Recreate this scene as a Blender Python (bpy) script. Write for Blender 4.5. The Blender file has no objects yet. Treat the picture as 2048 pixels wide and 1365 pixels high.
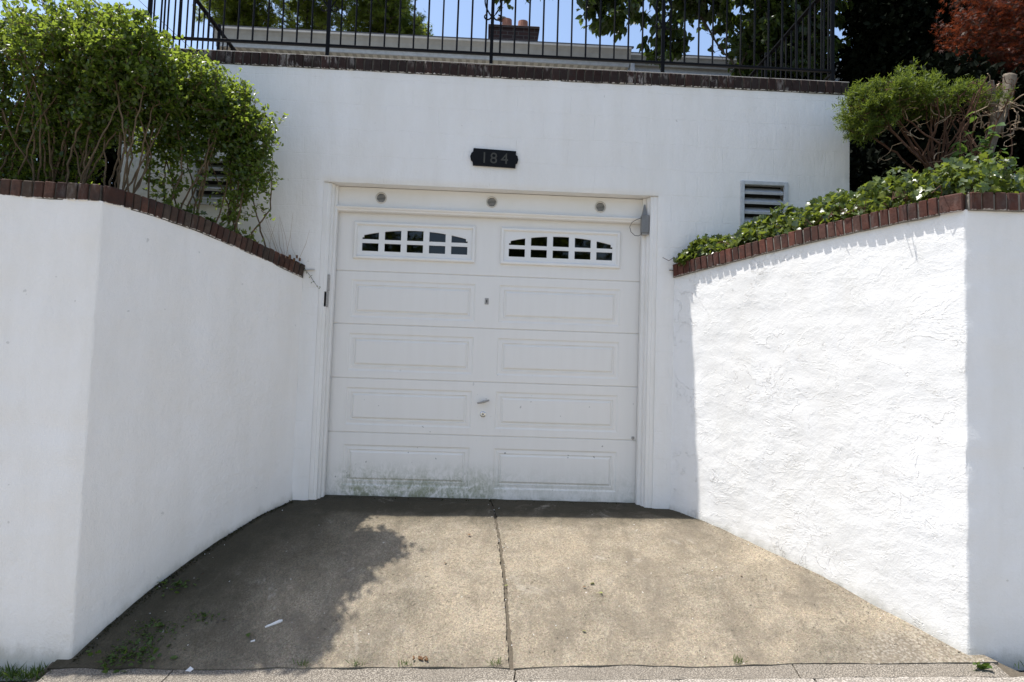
import bpy, math, random
import numpy as np
from mathutils import Vector, Matrix, noise

S = bpy.context.scene
COL = S.collection
random.seed(7)

# ------------------------------------------------------------------ camera
cd = bpy.data.cameras.new('camera'); cam = bpy.data.objects.new('camera', cd); COL.objects.link(cam)
cd.sensor_width = 36.0; cd.lens = 24.0; cd.clip_start = 0.05; cd.clip_end = 3000
CR, CU, CF = (0.998634, -0.041079, 0.032283), (-0.034686, -0.05919, 0.997644), (0.039072, 0.997401, 0.060534)
cm = Matrix.Identity(4)
for i in range(3):
    cm[i][0] = CR[i]; cm[i][1] = CU[i]; cm[i][2] = -CF[i]
cm[0][3], cm[1][3], cm[2][3] = -0.013107, -5.234207, 0.930936
cam.matrix_world = cm
S.camera = cam

# ------------------------------------------------------------------ sky, sun, exposure
SUN = Vector((-0.37, 0.0635, 1.0)).normalized()          # towards the sun
W = bpy.data.worlds.new('World'); S.world = W; W.use_nodes = True
wn = W.node_tree.nodes; wl_ = W.node_tree.links
sky = wn.new('ShaderNodeTexSky'); sky.sky_type = 'NISHITA'; sky.sun_disc = False
sky.sun_elevation = math.asin(SUN.z); sky.sun_rotation = math.atan2(SUN.x, SUN.y)
sky.air_density = 1.0; sky.dust_density = 1.6; sky.ozone_density = 0.8
wl_.new(sky.outputs[0], wn['Background'].inputs[0]); wn['Background'].inputs[1].default_value = 0.118
sd = bpy.data.lights.new('sun', 'SUN'); sd.energy = 3.4; sd.angle = math.radians(0.53); sd.color = (1.0, 0.968, 0.918)
sun = bpy.data.objects.new('sun', sd); COL.objects.link(sun)
sun.rotation_euler = SUN.to_track_quat('Z', 'Y').to_euler(); sun.location = (-6, 1, 16)
S.view_settings.view_transform = 'Standard'; S.view_settings.look = 'None'
S.view_settings.gamma = 1.0; S.view_settings.use_curve_mapping = False
S.view_settings.exposure = 1.04
S.cycles.max_bounces = 7; S.cycles.diffuse_bounces = 4; S.cycles.glossy_bounces = 2; S.cycles.transmission_bounces = 4; S.cycles.transparent_max_bounces = 12
S.cycles.use_denoising = True

# ------------------------------------------------------------------ node helper
class NT:
    def __init__(s, name):
        s.m = bpy.data.materials.new(name); s.m.use_nodes = True
        s.t = s.m.node_tree; s.t.nodes.clear()
        s.out = s.t.nodes.new('ShaderNodeOutputMaterial')
    def n(s, typ, ins=None, o=0, **pr):
        nd = s.t.nodes.new('ShaderNode' + typ)
        for k, v in pr.items(): setattr(nd, k, v)
        for k, v in (ins or {}).items():
            sk = nd.inputs[k]
            if isinstance(v, bpy.types.NodeSocket): s.t.links.new(v, sk)
            elif isinstance(v, bpy.types.Node): s.t.links.new(v.outputs[0], sk)
            else: sk.default_value = v
        return nd.outputs[o] if o is not None else nd
    def pos(s): return s.n('NewGeometry', o='Position')
    def isl(s): return s.n('NewGeometry', o='Random Per Island')
    def scale(s, v, sc):
        return s.n('VectorMath', {0: v, 1: sc}, operation='MULTIPLY')
    def noise(s, v, sc, det=4, rough=.55, dist=0.):
        return s.n('TexNoise', {'Vector': v, 'Scale': sc, 'Detail': det, 'Roughness': rough, 'Distortion': dist})
    def ramp(s, f, stops):
        nd = s.t.nodes.new('ShaderNodeValToRGB'); s.t.links.new(f, nd.inputs[0])
        e = nd.color_ramp.elements
        while len(e) < len(stops): e.new(0.5)
        for a, (p, c) in zip(e, stops):
            a.position = p; a.color = (c, c, c, 1) if isinstance(c, (int, float)) else (*c, 1)
        return nd.outputs[0]
    def mr(s, f, a, b, c=0., d=1., smooth=True):
        return s.n('MapRange', {0: f, 1: a, 2: b, 3: c, 4: d}, interpolation_type='SMOOTHSTEP' if smooth else 'LINEAR', clamp=True)
    def math(s, op, a, b=0.): return s.n('Math', {0: a, 1: b}, operation=op)
    def mix(s, f, a, b, mode='MIX'):
        nd = s.t.nodes.new('ShaderNodeMix'); nd.data_type = 'RGBA'; nd.blend_type = mode
        for i, v in ((0, f), (6, a), (7, b)):
            if isinstance(v, bpy.types.NodeSocket): s.t.links.new(v, nd.inputs[i])
            elif i == 0: nd.inputs[0].default_value = v
            else: nd.inputs[i].default_value = (*v, 1)
        return nd.outputs[2]
    def xyz(s, v): 
        nd = s.t.nodes.new('ShaderNodeSeparateXYZ'); s.t.links.new(v, nd.inputs[0]); return nd.outputs
    def bump(s, h, dist, strength=1., nrm=None):
        d = {'Height': h, 'Distance': dist, 'Strength': strength}
        if nrm is not None: d['Normal'] = nrm
        return s.n('Bump', d)
    def bsdf(s, col, rough=.6, nrm=None, spec=.4, metal=0., **kw):
        d = {'Roughness': rough, 'Specular IOR Level': spec, 'Metallic': metal}
        d['Base Color'] = col if isinstance(col, bpy.types.NodeSocket) else (*col, 1)
        if nrm is not None: d['Normal'] = nrm
        d.update(kw)
        return s.n('BsdfPrincipled', d)
    def done(s, sh): s.t.links.new(sh, s.out.inputs[0]); return s.m

def stucco(name, rough_amt, tint=(.80, .80, .79), brush=(9, 9, 2), flk=0., blocks=0., foot=None):
    t = NT(name); p = t.pos()
    strokes = t.noise(t.scale(p, brush), 3.2, 3, .6)
    mid = t.noise(p, 26, 3, .65)
    grit = t.noise(p, 120, 2, .6)
    b = t.bump(strokes, .0022 * rough_amt)
    rep_ = t.ramp(t.noise(p, 1.3, 2), [(.38, .25), (.62, 1.25)])
    b = t.bump(t.math('MULTIPLY', mid, rep_), .0026 * rough_amt, nrm=b)
    b = t.bump(grit, .0013 * (0.4 + .6 * rough_amt), nrm=b)
    if flk:                                            # old flaked coats painted over
        flake = t.noise(t.scale(p, (1, 1, 1.35)), 3.4, 6, .66, .5)
        step = t.ramp(flake, [(.0, 0), (.50, 0), (.512, 1), (.60, .55), (1, .3)])
        patch = t.ramp(t.noise(p, 1.9, 2), [(.40, .05), (.60, 1)])
        nx_ = t.xyz(t.n('NewGeometry', o='True Normal'))[0]
        step = t.math('MULTIPLY', step, t.mr(t.math('MULTIPLY', nx_, -1.), .25, .6, .12, 1.))
        b = t.bump(t.math('MULTIPLY', step, patch), .0030 * flk, nrm=b)
    if blocks:                                         # block courses showing faintly through the paint
        mp = t.n('Mapping', {'Vector': t.n('VectorMath', {0: p, 1: t.scale(t.n('TexNoise', {'Vector': p, 'Scale': 3., 'Detail': 2.}, o=1), (.05, .05, .05))}, operation='ADD'), 'Rotation': (math.pi / 2, 0, 0)})
        br = t.n('TexBrick', {'Vector': mp, 'Scale': 1.0, 'Mortar Size': .004, 'Mortar Smooth': 1., 'Brick Width': .41, 'Row Height': .205}, o=1)
        b = t.bump(t.math('SUBTRACT', 1., br), .0012 * blocks, nrm=b)
    dirt = t.ramp(t.noise(t.scale(p, (1.5, 1.5, .4)), 2.5, 4, .65), [(.35, 0), (.75, 1)])
    c = t.mix(dirt, tint, (tint[0] * .92, tint[1] * .91, tint[2] * .885))
    spots = t.ramp(t.noise(p, 17, 2, .5), [(.745, 0), (.77, 1)])
    c = t.mix(t.math('MULTIPLY', spots, .45), c, (.45, .43, .39))
    if foot:                                           # splashed dirt above the sloping paving (len, a, b)
        x, y, z = t.xyz(p); s_ = t.math('MULTIPLY', y, -1. / foot[0])
        zd = t.math('ADD', t.math('MULTIPLY', s_, foot[1]), t.math('MULTIPLY', t.math('MULTIPLY', s_, s_), foot[2]))
        h = t.math('ADD', t.math('SUBTRACT', z, zd), t.math('MULTIPLY', t.math('SUBTRACT', t.noise(t.scale(p, (1, 1, .5)), 9, 5, .7), .5), .16))
        c = t.mix(t.mr(h, -.03, .075, .62, 0.), c, (.33, .315, .255))
        c = t.mix(t.mr(h, .02, .30, .16, 0.), c, (.50, .48, .43))
    return t, p, c, b

def m_stucco(name, rough_amt, tint=(.80, .80, .79), brush=(9, 9, 2), flk=0., blocks=0., foot=None):
    t, p, c, b = stucco(name, rough_amt, tint, brush, flk, blocks, foot)
    return t.done(t.bsdf(c, .72, b, .25))

MAT = {}
MAT['stucco_facade'] = m_stucco('stucco_facade', 1.5, (.80, .785, .755), (11, 11, 2.0), 0., 1.)
MAT['stucco_left'] = m_stucco('stucco_left', 1.9, (.85, .82, .775), (6, 6, 3), foot=(1.25, -.3135, -.364))
MAT['stucco_right'] = m_stucco('stucco_right', 1.0, (.81, .80, .78), (7, 7, 9), 1.1, foot=(1.63, -.241, -.185))

def m_paint(name, col, rough=.45, bumpd=.0006, spec=.4):
    t = NT(name); p = t.pos()
    b = t.bump(t.noise(p, 60, 4), bumpd)
    d = t.ramp(t.noise(p, 3.5, 6, .65), [(.35, 0), (.8, 1)])
    c = t.mix(d, col, tuple(x * y for x, y in zip(col, (.93, .92, .88))))
    return t.done(t.bsdf(c, rough, b, spec))
MAT['trim'] = m_paint('white_trim_paint', (.79, .77, .735))
MAT['insert'] = m_paint('white_window_insert', (.77, .76, .74), .4)

def m_door():
    t = NT('garage_door_paint'); p = t.pos(); x, y, z = t.xyz(p)
    base = (.77, .745, .70)
    streak = t.noise(t.scale(p, (14, 1, 1.1)), 1.5, 5, .6)
    c = t.mix(t.ramp(streak, [(.35, 0), (.85, .6)]), base, (.73, .70, .65))
    # green algae on the lowest section, thicker at the left
    n1 = t.noise(p, 7, 8, .72, .9); n2 = t.noise(t.scale(p, (1, 1, .55)), 34, 5, .7, 1.2)
    hl = t.mr(z, .05, .34, 1., 0.); side = t.mr(x, -.12, .35, 1., .28)
    edge = t.mr(x, -1.17, -1.02, .25, 1.)
    a = t.math('MULTIPLY', t.math('MULTIPLY', hl, side), edge)
    a = t.math('MULTIPLY', a, t.ramp(t.math('ADD', t.math('MULTIPLY', n1, .55), t.math('MULTIPLY', n2, .5)), [(.44, 0), (.60, 1)]))
    c = t.mix(t.math('MULTIPLY', a, .92), c, (.26, .28, .175))
    foot = t.math('MULTIPLY', t.mr(z, .0, .06, 1., 0.), t.ramp(n1, [(.4, .1), (.62, 1)]))
    c = t.mix(t.math('MULTIPLY', foot, .6), c, (.17, .165, .11))
    # scattered chips
    ch = t.ramp(t.noise(t.scale(p, (1, 1, .7)), 26, 2, .5), [(.735, 0), (.75, 1)])
    c = t.mix(t.math('MULTIPLY', ch, t.mr(z, .3, 1.3, .6, 0.)), c, (.09, .085, .075))
    b = t.bump(t.noise(t.scale(p, (1, 1, 12)), 30, 4), .0005)
    return t.done(t.bsdf(c, .42, b, .4))
MAT['door'] = m_door()

def m_glass():
    t = NT('window_glass')
    fr = t.n('Fresnel', {'IOR': 1.5})
    g = t.n('BsdfGlossy', {'Color': (1, 1, 1, 1), 'Roughness': .015})
    tr = t.n('BsdfTransparent', {'Color': (.30, .31, .31, 1)})
    return t.done(t.n('MixShader', {0: fr, 1: tr, 2: g}))
MAT['glass'] = m_glass()

def m_simple(name, col, rough=.6, metal=0., nsc=0, nd=.001, spec=.4, var=.2):
    t = NT(name); p = t.pos()
    n = t.noise(p, nsc or 20, 4)
    c = t.mix(t.ramp(n, [(.35, 0), (.7, 1)]), col, tuple(x * (1 - var) for x in col))
    return t.done(t.bsdf(c, rough, t.bump(n, nd) if nsc else None, spec, metal))
MAT['dark_room'] = m_simple('dark_interior', (.03, .03, .03), .9)
MAT['iron'] = m_simple('black_iron_paint', (.004, .004, .005), .6, 0., 90, .0006, .12)
MAT['steel'] = m_simple('weathered_steel', (.36, .345, .32), .5, .15, 60, .0004)
MAT['steel_bright'] = m_simple('polished_lock_steel', (.75, .75, .74), .2, 1.)
MAT['plastic'] = m_simple('grey_plastic_housing', (.20, .20, .195), .55)
MAT['louver'] = m_simple('grey_white_louver_paint', (.46, .47, .48), .55, 0., 30, .0006)
MAT['ventframe'] = m_simple('grey_vent_frame_paint', (.50, .52, .53), .6, 0., 30, .0006)
MAT['vent_tin'] = m_simple('dull_tin_vent', (.62, .575, .50), .5, .3)
MAT['plaque'] = m_simple('black_plaque_enamel', (.006, .006, .007), .5, 0., 40, .0008, .15)
MAT['numeral'] = m_simple('worn_bronze_numeral', (.055, .052, .04), .5)
MAT['wire'] = m_simple('wire_sheath', (.03, .03, .03), .6)
MAT['siding'] = m_simple('pale_house_siding', (.62, .62, .58), .6)
MAT['gutter'] = m_simple('cream_aluminium_gutter', (.33, .315, .28), .5, 0., 8, .001)
MAT['fascia'] = m_simple('white_fascia', (.46, .475, .49), .5)
MAT['shingle'] = m_simple('grey_roof_shingle', (.10, .10, .105), .9, 0., 25, .004)
MAT['terracotta'] = m_simple('terracotta_pot', (.30, .13, .08), .8)
MAT['flashing'] = m_simple('grey_coping_mortar_cap', (.30, .285, .26), .85, 0., 40, .002)

def m_soffit():
    t = NT('perforated_soffit'); p = t.pos(); x, y, z = t.xyz(p)
    w = t.n('TexWave', {'Vector': t.scale(p, (1, .0, 0)), 'Scale': 2.6, 'Distortion': 0.}, o=1)
    c = t.mix(t.ramp(w, [(.45, 0), (.6, 1)]), (.50, .47, .40), (.32, .29, .24))
    return t.done(t.bsdf(c, .6))
MAT['soffit'] = m_soffit()

def m_brick(name, base, alt, paint=.0, lime=0.):
    t = NT(name)
    tc = t.n('TexCoord', o='Object'); p = t.pos()
    rnd = t.n('ObjectInfo', o='Random')
    c = t.ramp(rnd, [(0., tuple(x * .55 for x in base)), (.28, base), (.52, alt), (.74, tuple(x * 1.35 for x in base)), (1., (alt[0] * 1.25, alt[1] * 1.45, alt[2] * 1.5))])
    n1 = t.noise(p, 38, 5, .65); n2 = t.noise(p, 9, 4, .6)
    c = t.mix(t.ramp(n1, [(.4, 0), (.75, .6)]), c, tuple(b * .45 for b in base))
    soot = t.ramp(n2, [(.45, 0), (.72, .75)])
    c = t.mix(soot, c, (.026, .021, .019))
    x, y, z = t.xyz(tc)
    if lime:
        lm = t.math('MULTIPLY', t.ramp(t.noise(t.scale(p, (1, 1, .35)), 26, 5, .7), [(.5, 0), (.63, 1)]), t.ramp(t.noise(p, 2.1, 2), [(.52, 0), (.62, 1)]))
        c = t.mix(t.math('MULTIPLY', lm, lime), c, (.36, .33, .30))
    if paint:
        edge = t.math('ADD', z, t.math('MULTIPLY', t.math('SUBTRACT', t.noise(p, 55, 4, .7), .5), .03))
        c = t.mix(t.math('MULTIPLY', t.mr(edge, -.050, -.045, 1., 0.), paint), c, (.74, .73, .71))
    b = t.bump(n1, .004); b = t.bump(t.noise(p, 160, 3), .0015, nrm=b)
    return t.done(t.bsdf(c, .85, b, .25))
MAT['brick_top'] = m_brick('dark_red_brick_parapet', (.034, .0155, .0115), (.021, .0135, .011), .8, .7)
MAT['brick_left'] = m_brick('brown_brick_coping', (.082, .038, .025), (.066, .046, .032), .9, .2)
MAT['brick_right'] = m_brick('red_brick_coping', (.100, .037, .025), (.064, .029, .021), .5, .12)
def m_mortar():
    t = NT('coping_mortar'); p = t.pos(); n = t.noise(p, 50, 5, .7)
    c = t.mix(n, (.035, .030, .026), (.13, .12, .10))
    return t.done(t.bsdf(c, .9, t.bump(n, .006), .2))
MAT['mortar'] = m_mortar()
MAT['mortar_pale'] = m_simple('pale_coping_mortar', (.21, .19, .16), .9, 0., 50, .004)
def m_chimney():
    t = NT('chimney_brick'); tc = t.n('TexCoord', o='Object')
    mp = t.n('Mapping', {'Vector': tc, 'Rotation': (math.pi / 2, 0, 0)})
    br = t.n('TexBrick', {'Vector': mp, 'Color1': (.040, .017, .014, 1), 'Color2': (.026, .013, .012, 1), 'Mortar': (.062, .052, .047, 1), 'Scale': 1.0,
                          'Mortar Size': .008, 'Brick Width': .215, 'Row Height': .075}, o=None)
    return t.done(t.bsdf(br.outputs[0], .9, t.bump(t.math('SUBTRACT', 1., br.outputs[1]), .01)))
MAT['chimney'] = m_chimney()

def m_concrete():
    t = NT('driveway_concrete'); p = t.pos(); x, y, z = t.xyz(p)
    n1 = t.noise(p, 1.7, 6, .62, .4); n2 = t.noise(p, 9, 6, .7); n3 = t.noise(p, 150, 3, .7)
    vor = t.n('TexVoronoi', {'Vector': p, 'Scale': 210.}, o='Color')
    c = t.mix(t.ramp(n1, [(.33, 0), (.68, 1)]), (.325, .276, .205), (.158, .136, .102))
    c = t.mix(t.ramp(n2, [(.42, 0), (.72, .7)]), c, (.315, .278, .218))
    gr = t.ramp(t.n('TexVoronoi', {'Vector': p, 'Scale': 105.}, o='Color'), [(.05, .55), (.5, 1.), (.95, 1.5)])
    c = t.mix(.45, c, gr, 'MULTIPLY')
    c = t.mix(.3, c, t.mix(.85, vor, c), 'OVERLAY')
    spk = t.ramp(n3, [(.25, .30), (.5, 1.), (.78, 1.45)])
    c = t.mix(.8, c, spk, 'MULTIPLY')
    # tyre-worn brownish bands and old stains
    st = t.ramp(t.noise(t.scale(p, (1.6, .55, 1)), 2.6, 7, .68, .8), [(.50, 0), (.66, 1)])
    c = t.mix(t.math('MULTIPLY', st, .62), c, (.135, .112, .084))
    # damp, mossy film along the door and the left wall (an old stain with its own outline)
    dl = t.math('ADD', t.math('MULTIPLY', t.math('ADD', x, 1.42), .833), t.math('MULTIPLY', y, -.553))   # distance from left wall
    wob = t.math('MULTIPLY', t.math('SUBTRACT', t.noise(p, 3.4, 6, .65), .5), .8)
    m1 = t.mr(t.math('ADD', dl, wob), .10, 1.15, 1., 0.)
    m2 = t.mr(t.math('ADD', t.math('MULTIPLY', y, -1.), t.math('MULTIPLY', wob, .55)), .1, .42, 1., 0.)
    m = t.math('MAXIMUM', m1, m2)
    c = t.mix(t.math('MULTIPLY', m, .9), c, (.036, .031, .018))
    blot = t.ramp(t.noise(p, 5.2, 7, .72, 1.1), [(.57, 0), (.66, 1)])
    c = t.mix(t.math('MULTIPLY', blot, .38), c, (.13, .108, .08))
    pale = t.ramp(t.noise(p, 3.3, 8, .74, .7), [(.60, 0), (.72, 1)])
    c = t.mix(t.math('MULTIPLY', pale, .5), c, (.44, .40, .335))
    peb = t.n('TexVoronoi', {'Vector': p, 'Scale': 62.}, o=None)
    pc = t.mix(t.ramp(peb.outputs['Color'], [(.2, 0), (.8, 1)]), (.30, .265, .215), (.43, .395, .34)); pc = t.mix(t.ramp(peb.outputs['Distance'], [(.35, 0), (.6, 1)]), pc, (.13, .11, .085))
    pm = t.mr(t.math('ADD', t.math('ADD', t.math('MULTIPLY', x, .55), t.math('MULTIPLY', y, -1.)), t.math('MULTIPLY', wob, .5)), 2.62, 2.80)
    c = t.mix(t.math('MULTIPLY', pm, .35), c, pc)
    wsp = t.ramp(t.noise(p, 33, 2, .5), [(.755, 0), (.775, 1)])
    c = t.mix(t.math('MULTIPLY', wsp, .45), c, (.72, .70, .66))
    pit = t.ramp(t.noise(p, 46, 3, .6), [(.27, 1), (.34, 0)])
    c = t.mix(t.math('MULTIPLY', pit, .55), c, (.08, .07, .055))
    b = t.bump(n2, .010); b = t.bump(n3, .0032, nrm=b); b = t.bump(t.math('SUBTRACT', 1., pit), .004, nrm=b)
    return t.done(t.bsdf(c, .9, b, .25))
MAT['concrete'] = m_concrete()

def m_aggregate(name, a, b_, sc=95.):
    t = NT(name); p = t.pos()
    v = t.n('TexVoronoi', {'Vector': p, 'Scale': sc}, o=None)
    n = t.noise(p, 4, 6, .65)
    c = t.mix(t.ramp(v.outputs['Color'], [(.1, 0), (.9, 1)]), a, b_)
    c = t.mix(t.ramp(v.outputs['Distance'], [(.25, 0), (.6, 1)]), c, tuple(x * .45 for x in a))
    c = t.mix(t.ramp(n, [(.4, 0), (.75, .7)]), c, tuple(x * .6 for x in a))
    b = t.bump(t.math('SUBTRACT', 1., v.outputs['Distance']), .006); b = t.bump(n, .02, nrm=b)
    return t.done(t.bsdf(c, .9, b, .25))
MAT['sidewalk'] = m_aggregate('sidewalk_aggregate', (.43, .385, .325), (.54, .49, .43))
MAT['strip'] = m_aggregate('rough_mortar_strip', (.30, .262, .212), (.40, .355, .295), 120.)
MAT['kerb'] = m_aggregate('kerb_concrete', (.30, .28, .25), (.36, .34, .31), 150.)
MAT['street_bounce'] = m_aggregate('pale_street_bounce', (.53, .475, .405), (.60, .545, .475), 120.)  # unseen street, made paler than real paving to bounce sun onto the walls
MAT['joint_dirt'] = m_simple('joint_dirt', (.115, .095, .068), .95, 0., 70, .006)
MAT['soil'] = m_simple('planting_bed_soil', (.045, .034, .024), .95, 0., 22, .02)
MAT['lawn'] = m_simple('far_ground', (.14, .135, .08), .95, 0., 3, .03)
MAT['chalk'] = m_simple('white_plaster_crumb', (.75, .74, .72), .8)

def m_leaf(name, cols, transl=.4, rough=.42, spec=.45, tcol=None, ns=2.5, nf=.45):
    t = NT(name); r = t.isl(); p = t.pos()
    k = len(cols)
    c = t.ramp(r, [(i / max(1, k - 1), cc) for i, cc in enumerate(cols)])
    n = t.noise(p, ns, 2)
    c = t.mix(t.ramp(n, [(.38, 0), (.64, nf)]), c, cols[0])
    tc = t.mix(.7, c, tcol, 'MIX') if tcol else c
    pb = t.bsdf(c, rough, None, spec)
    tr = t.n('BsdfTranslucent', {'Color': tc})
    return t.done(t.n('MixShader', {0: transl, 1: pb, 2: tr}))
MAT['leaf_privet'] = m_leaf('privet_leaf', [(.020, .040, .006), (.046, .084, .012), (.118, .168, .024)], .46, .36, .55, (.42, .54, .06), 6., .7)
MAT['leaf_ivy'] = m_leaf('ivy_leaf', [(.012, .024, .004), (.062, .100, .015), (.165, .20, .045)], .32, .34, .6, (.36, .44, .05), 12., .35)
MAT['leaf_dogwood'] = m_leaf('dogwood_leaf', [(.016, .028, .007), (.030, .048, .010), (.060, .085, .018)], .42, .4, .45, (.15, .21, .03))
MAT['leaf_maple'] = m_leaf('green_maple_leaf', [(.028, .046, .008), (.055, .085, .014), (.10, .13, .022)], .5, .45, .4, (.36, .42, .05))
MAT['leaf_red'] = m_leaf('red_maple_leaf', [(.055, .014, .009), (.11, .028, .013), (.035, .032, .010)], .4, .5, .3, (.26, .055, .02))
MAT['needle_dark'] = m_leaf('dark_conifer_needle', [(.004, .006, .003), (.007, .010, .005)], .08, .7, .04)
MAT['needle_yew'] = m_leaf('yew_needle', [(.016, .030, .005), (.060, .095, .012), (.115, .16, .022)], .38, .5, .25, (.30, .38, .045), 14., .85)
MAT['leaf_weed'] = m_leaf('weed_leaf', [(.045, .085, .016), (.070, .12, .022)], .35, .45, .4, (.17, .25, .03))
MAT['leaf_poke'] = m_leaf('broad_shoot_leaf', [(.050, .10, .02), (.075, .135, .03)], .4, .32, .55, (.20, .30, .04))
MAT['moss'] = m_leaf('dark_moss', [(.018, .018, .008), (.035, .038, .012)], .1, .8, .1)
MAT['dead_leaf'] = m_leaf('dead_leaf', [(.12, .06, .03), (.20, .11, .05)], .2, .7, .3)
MAT['lime_leaf'] = m_leaf('fallen_lime_leaf', [(.30, .36, .06), (.36, .38, .10)], .2, .5, .4)
def m_bark(name, a, b_):
    t = NT(name); p = t.pos(); n = t.noise(t.scale(p, (1, 1, .3)), 45, 6, .7); n2 = t.noise(p, 6, 3)
    c = t.mix(t.ramp(n, [(.35, 0), (.7, 1)]), a, b_); c = t.mix(t.ramp(n2, [(.4, 0), (.7, .5)]), c, tuple(x * .6 for x in a))
    return t.done(t.bsdf(c, .85, t.bump(n, .006), .25))
MAT['bark_privet'] = m_bark('privet_bark', (.10, .068, .038), (.165, .118, .07))
MAT['bark_dark'] = m_bark('dark_bark', (.045, .035, .028), (.075, .06, .048))
MAT['bark_yew'] = m_bark('yew_bark', (.085, .042, .026), (.14, .075, .048))
MAT['bark_pale'] = m_bark('sawn_pale_bark', (.115, .092, .068), (.235, .195, .148))
MAT['twig_dead'] = m_bark('dry_twig', (.28, .20, .13), (.38, .29, .20))

# ------------------------------------------------------------------ mesh helpers
WL = {}                                             # world location of every object made
def mesh_np(name, V, F):
    V = np.asarray(V, np.float32); F = np.asarray(F, np.int32)
    me = bpy.data.meshes.new(name); k = F.shape[1]
    me.vertices.add(len(V)); me.vertices.foreach_set('co', V.ravel())
    me.loops.add(F.size); me.loops.foreach_set('vertex_index', F.ravel())
    me.polygons.add(len(F)); me.polygons.foreach_set('loop_start', np.arange(0, F.size, k, dtype=np.int32))
    me.update(calc_edges=True); me.validate()
    return me
def mesh_py(name, V, F):
    me = bpy.data.meshes.new(name); me.from_pydata([tuple(v) for v in V], [], F); me.update(); return me
def link(name, me, mat=None, parent=None, loc=None):
    o = bpy.data.objects.new(name, me); COL.objects.link(o)
    if mat is not None and me is not None and not me.materials: me.materials.append(MAT[mat])
    WL[o] = Vector((0, 0, 0))
    if parent is not None:
        o.parent = parent; WL[o] = WL[parent].copy()
    if loc is not None:
        o.location = Vector(loc) - (WL[parent] if parent is not None else Vector()); WL[o] = Vector(loc)
    return o
def tag(o, label=None, cat=None, group=None, kind=None):
    if label: o['label'] = label
    if cat: o['category'] = cat
    if group: o['group'] = group
    if kind: o['kind'] = kind
    return o
def thing(name, label, cat, loc=(0, 0, 0), group=None):
    o = bpy.data.objects.new(name, None); COL.objects.link(o); o.location = loc; WL[o] = Vector(loc)
    o.empty_display_size = .1
    return tag(o, label, cat, group)
def put(name, V, F, mat, parent=None, smooth=False, np_=False):
    """a mesh given in world coordinates, stored relative to its parent"""
    V = np.asarray(V, float).reshape(-1, 3)
    if parent is not None: V = V - np.array(WL[parent])
    me = mesh_np(name, V, F) if np_ else mesh_py(name, V, F)
    if smooth: me.polygons.foreach_set('use_smooth', [True] * len(me.polygons))
    return link(name, me, mat, parent)

class B:
    """collects faces in world coordinates"""
    def __init__(s): s.v = []; s.f = []
    def add(s, V, F):
        o = len(s.v); s.v += [tuple(v) for v in V]; s.f += [tuple(i + o for i in f) for f in F]; return s
    def box(s, x0, x1, y0, y1, z0, z1, c=0.):
        if c <= 0:
            V = [(x, y, z) for x in (x0, x1) for y in (y0, y1) for z in (z0, z1)]
            return s.add(V, [(0, 1, 3, 2), (4, 6, 7, 5), (0, 4, 5, 1), (2, 3, 7, 6), (0, 2, 6, 4), (1, 5, 7, 3)])
        V, F = chamfer((x1 - x0) / 2, (y1 - y0) / 2, (z1 - z0) / 2, c)
        m = ((x0 + x1) / 2, (y0 + y1) / 2, (z0 + z1) / 2)
        return s.add([(v[0] + m[0], v[1] + m[1], v[2] + m[2]) for v in V], F)
    def tube(s, P, r, k=6, cap=True):
        P = [Vector(p) for p in P]; n = len(P)
        R = r if isinstance(r, (list, tuple)) else [r] * n
        V = []; F = []
        up = Vector((0, 0, 1))
        for i in range(n):
            d = (P[min(i + 1, n - 1)] - P[max(i - 1, 0)]).normalized()
            a = d.cross(up if abs(d.z) < .9 else Vector((1, 0, 0))).normalized(); b = d.cross(a)
            for j in range(k):
                t = 2 * math.pi * j / k; V.append(P[i] + (a * math.cos(t) + b * math.sin(t)) * R[i])
        for i in range(n - 1):
            for j in range(k):
                F.append((i * k + j, i * k + (j + 1) % k, (i + 1) * k + (j + 1) % k, (i + 1) * k + j))
        if cap: F += [tuple(range(k))[::-1], tuple(range((n - 1) * k, n * k))]
        return s.add(V, F)
    def prism(s, poly, y0, y1):
        """poly of (x, z), extruded along y"""
        n = len(poly)
        V = [(x, y0, z) for x, z in poly] + [(x, y1, z) for x, z in poly]
        F = [tuple(range(n)), tuple(range(2 * n - 1, n - 1, -1))] + [(i, i + n, (i + 1) % n + n, (i + 1) % n) for i in range(n)]
        return s.add(V, F)
    def put(s, name, mat, parent=None, smooth=False): return put(name, s.v, s.f, mat, parent, smooth)

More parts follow.
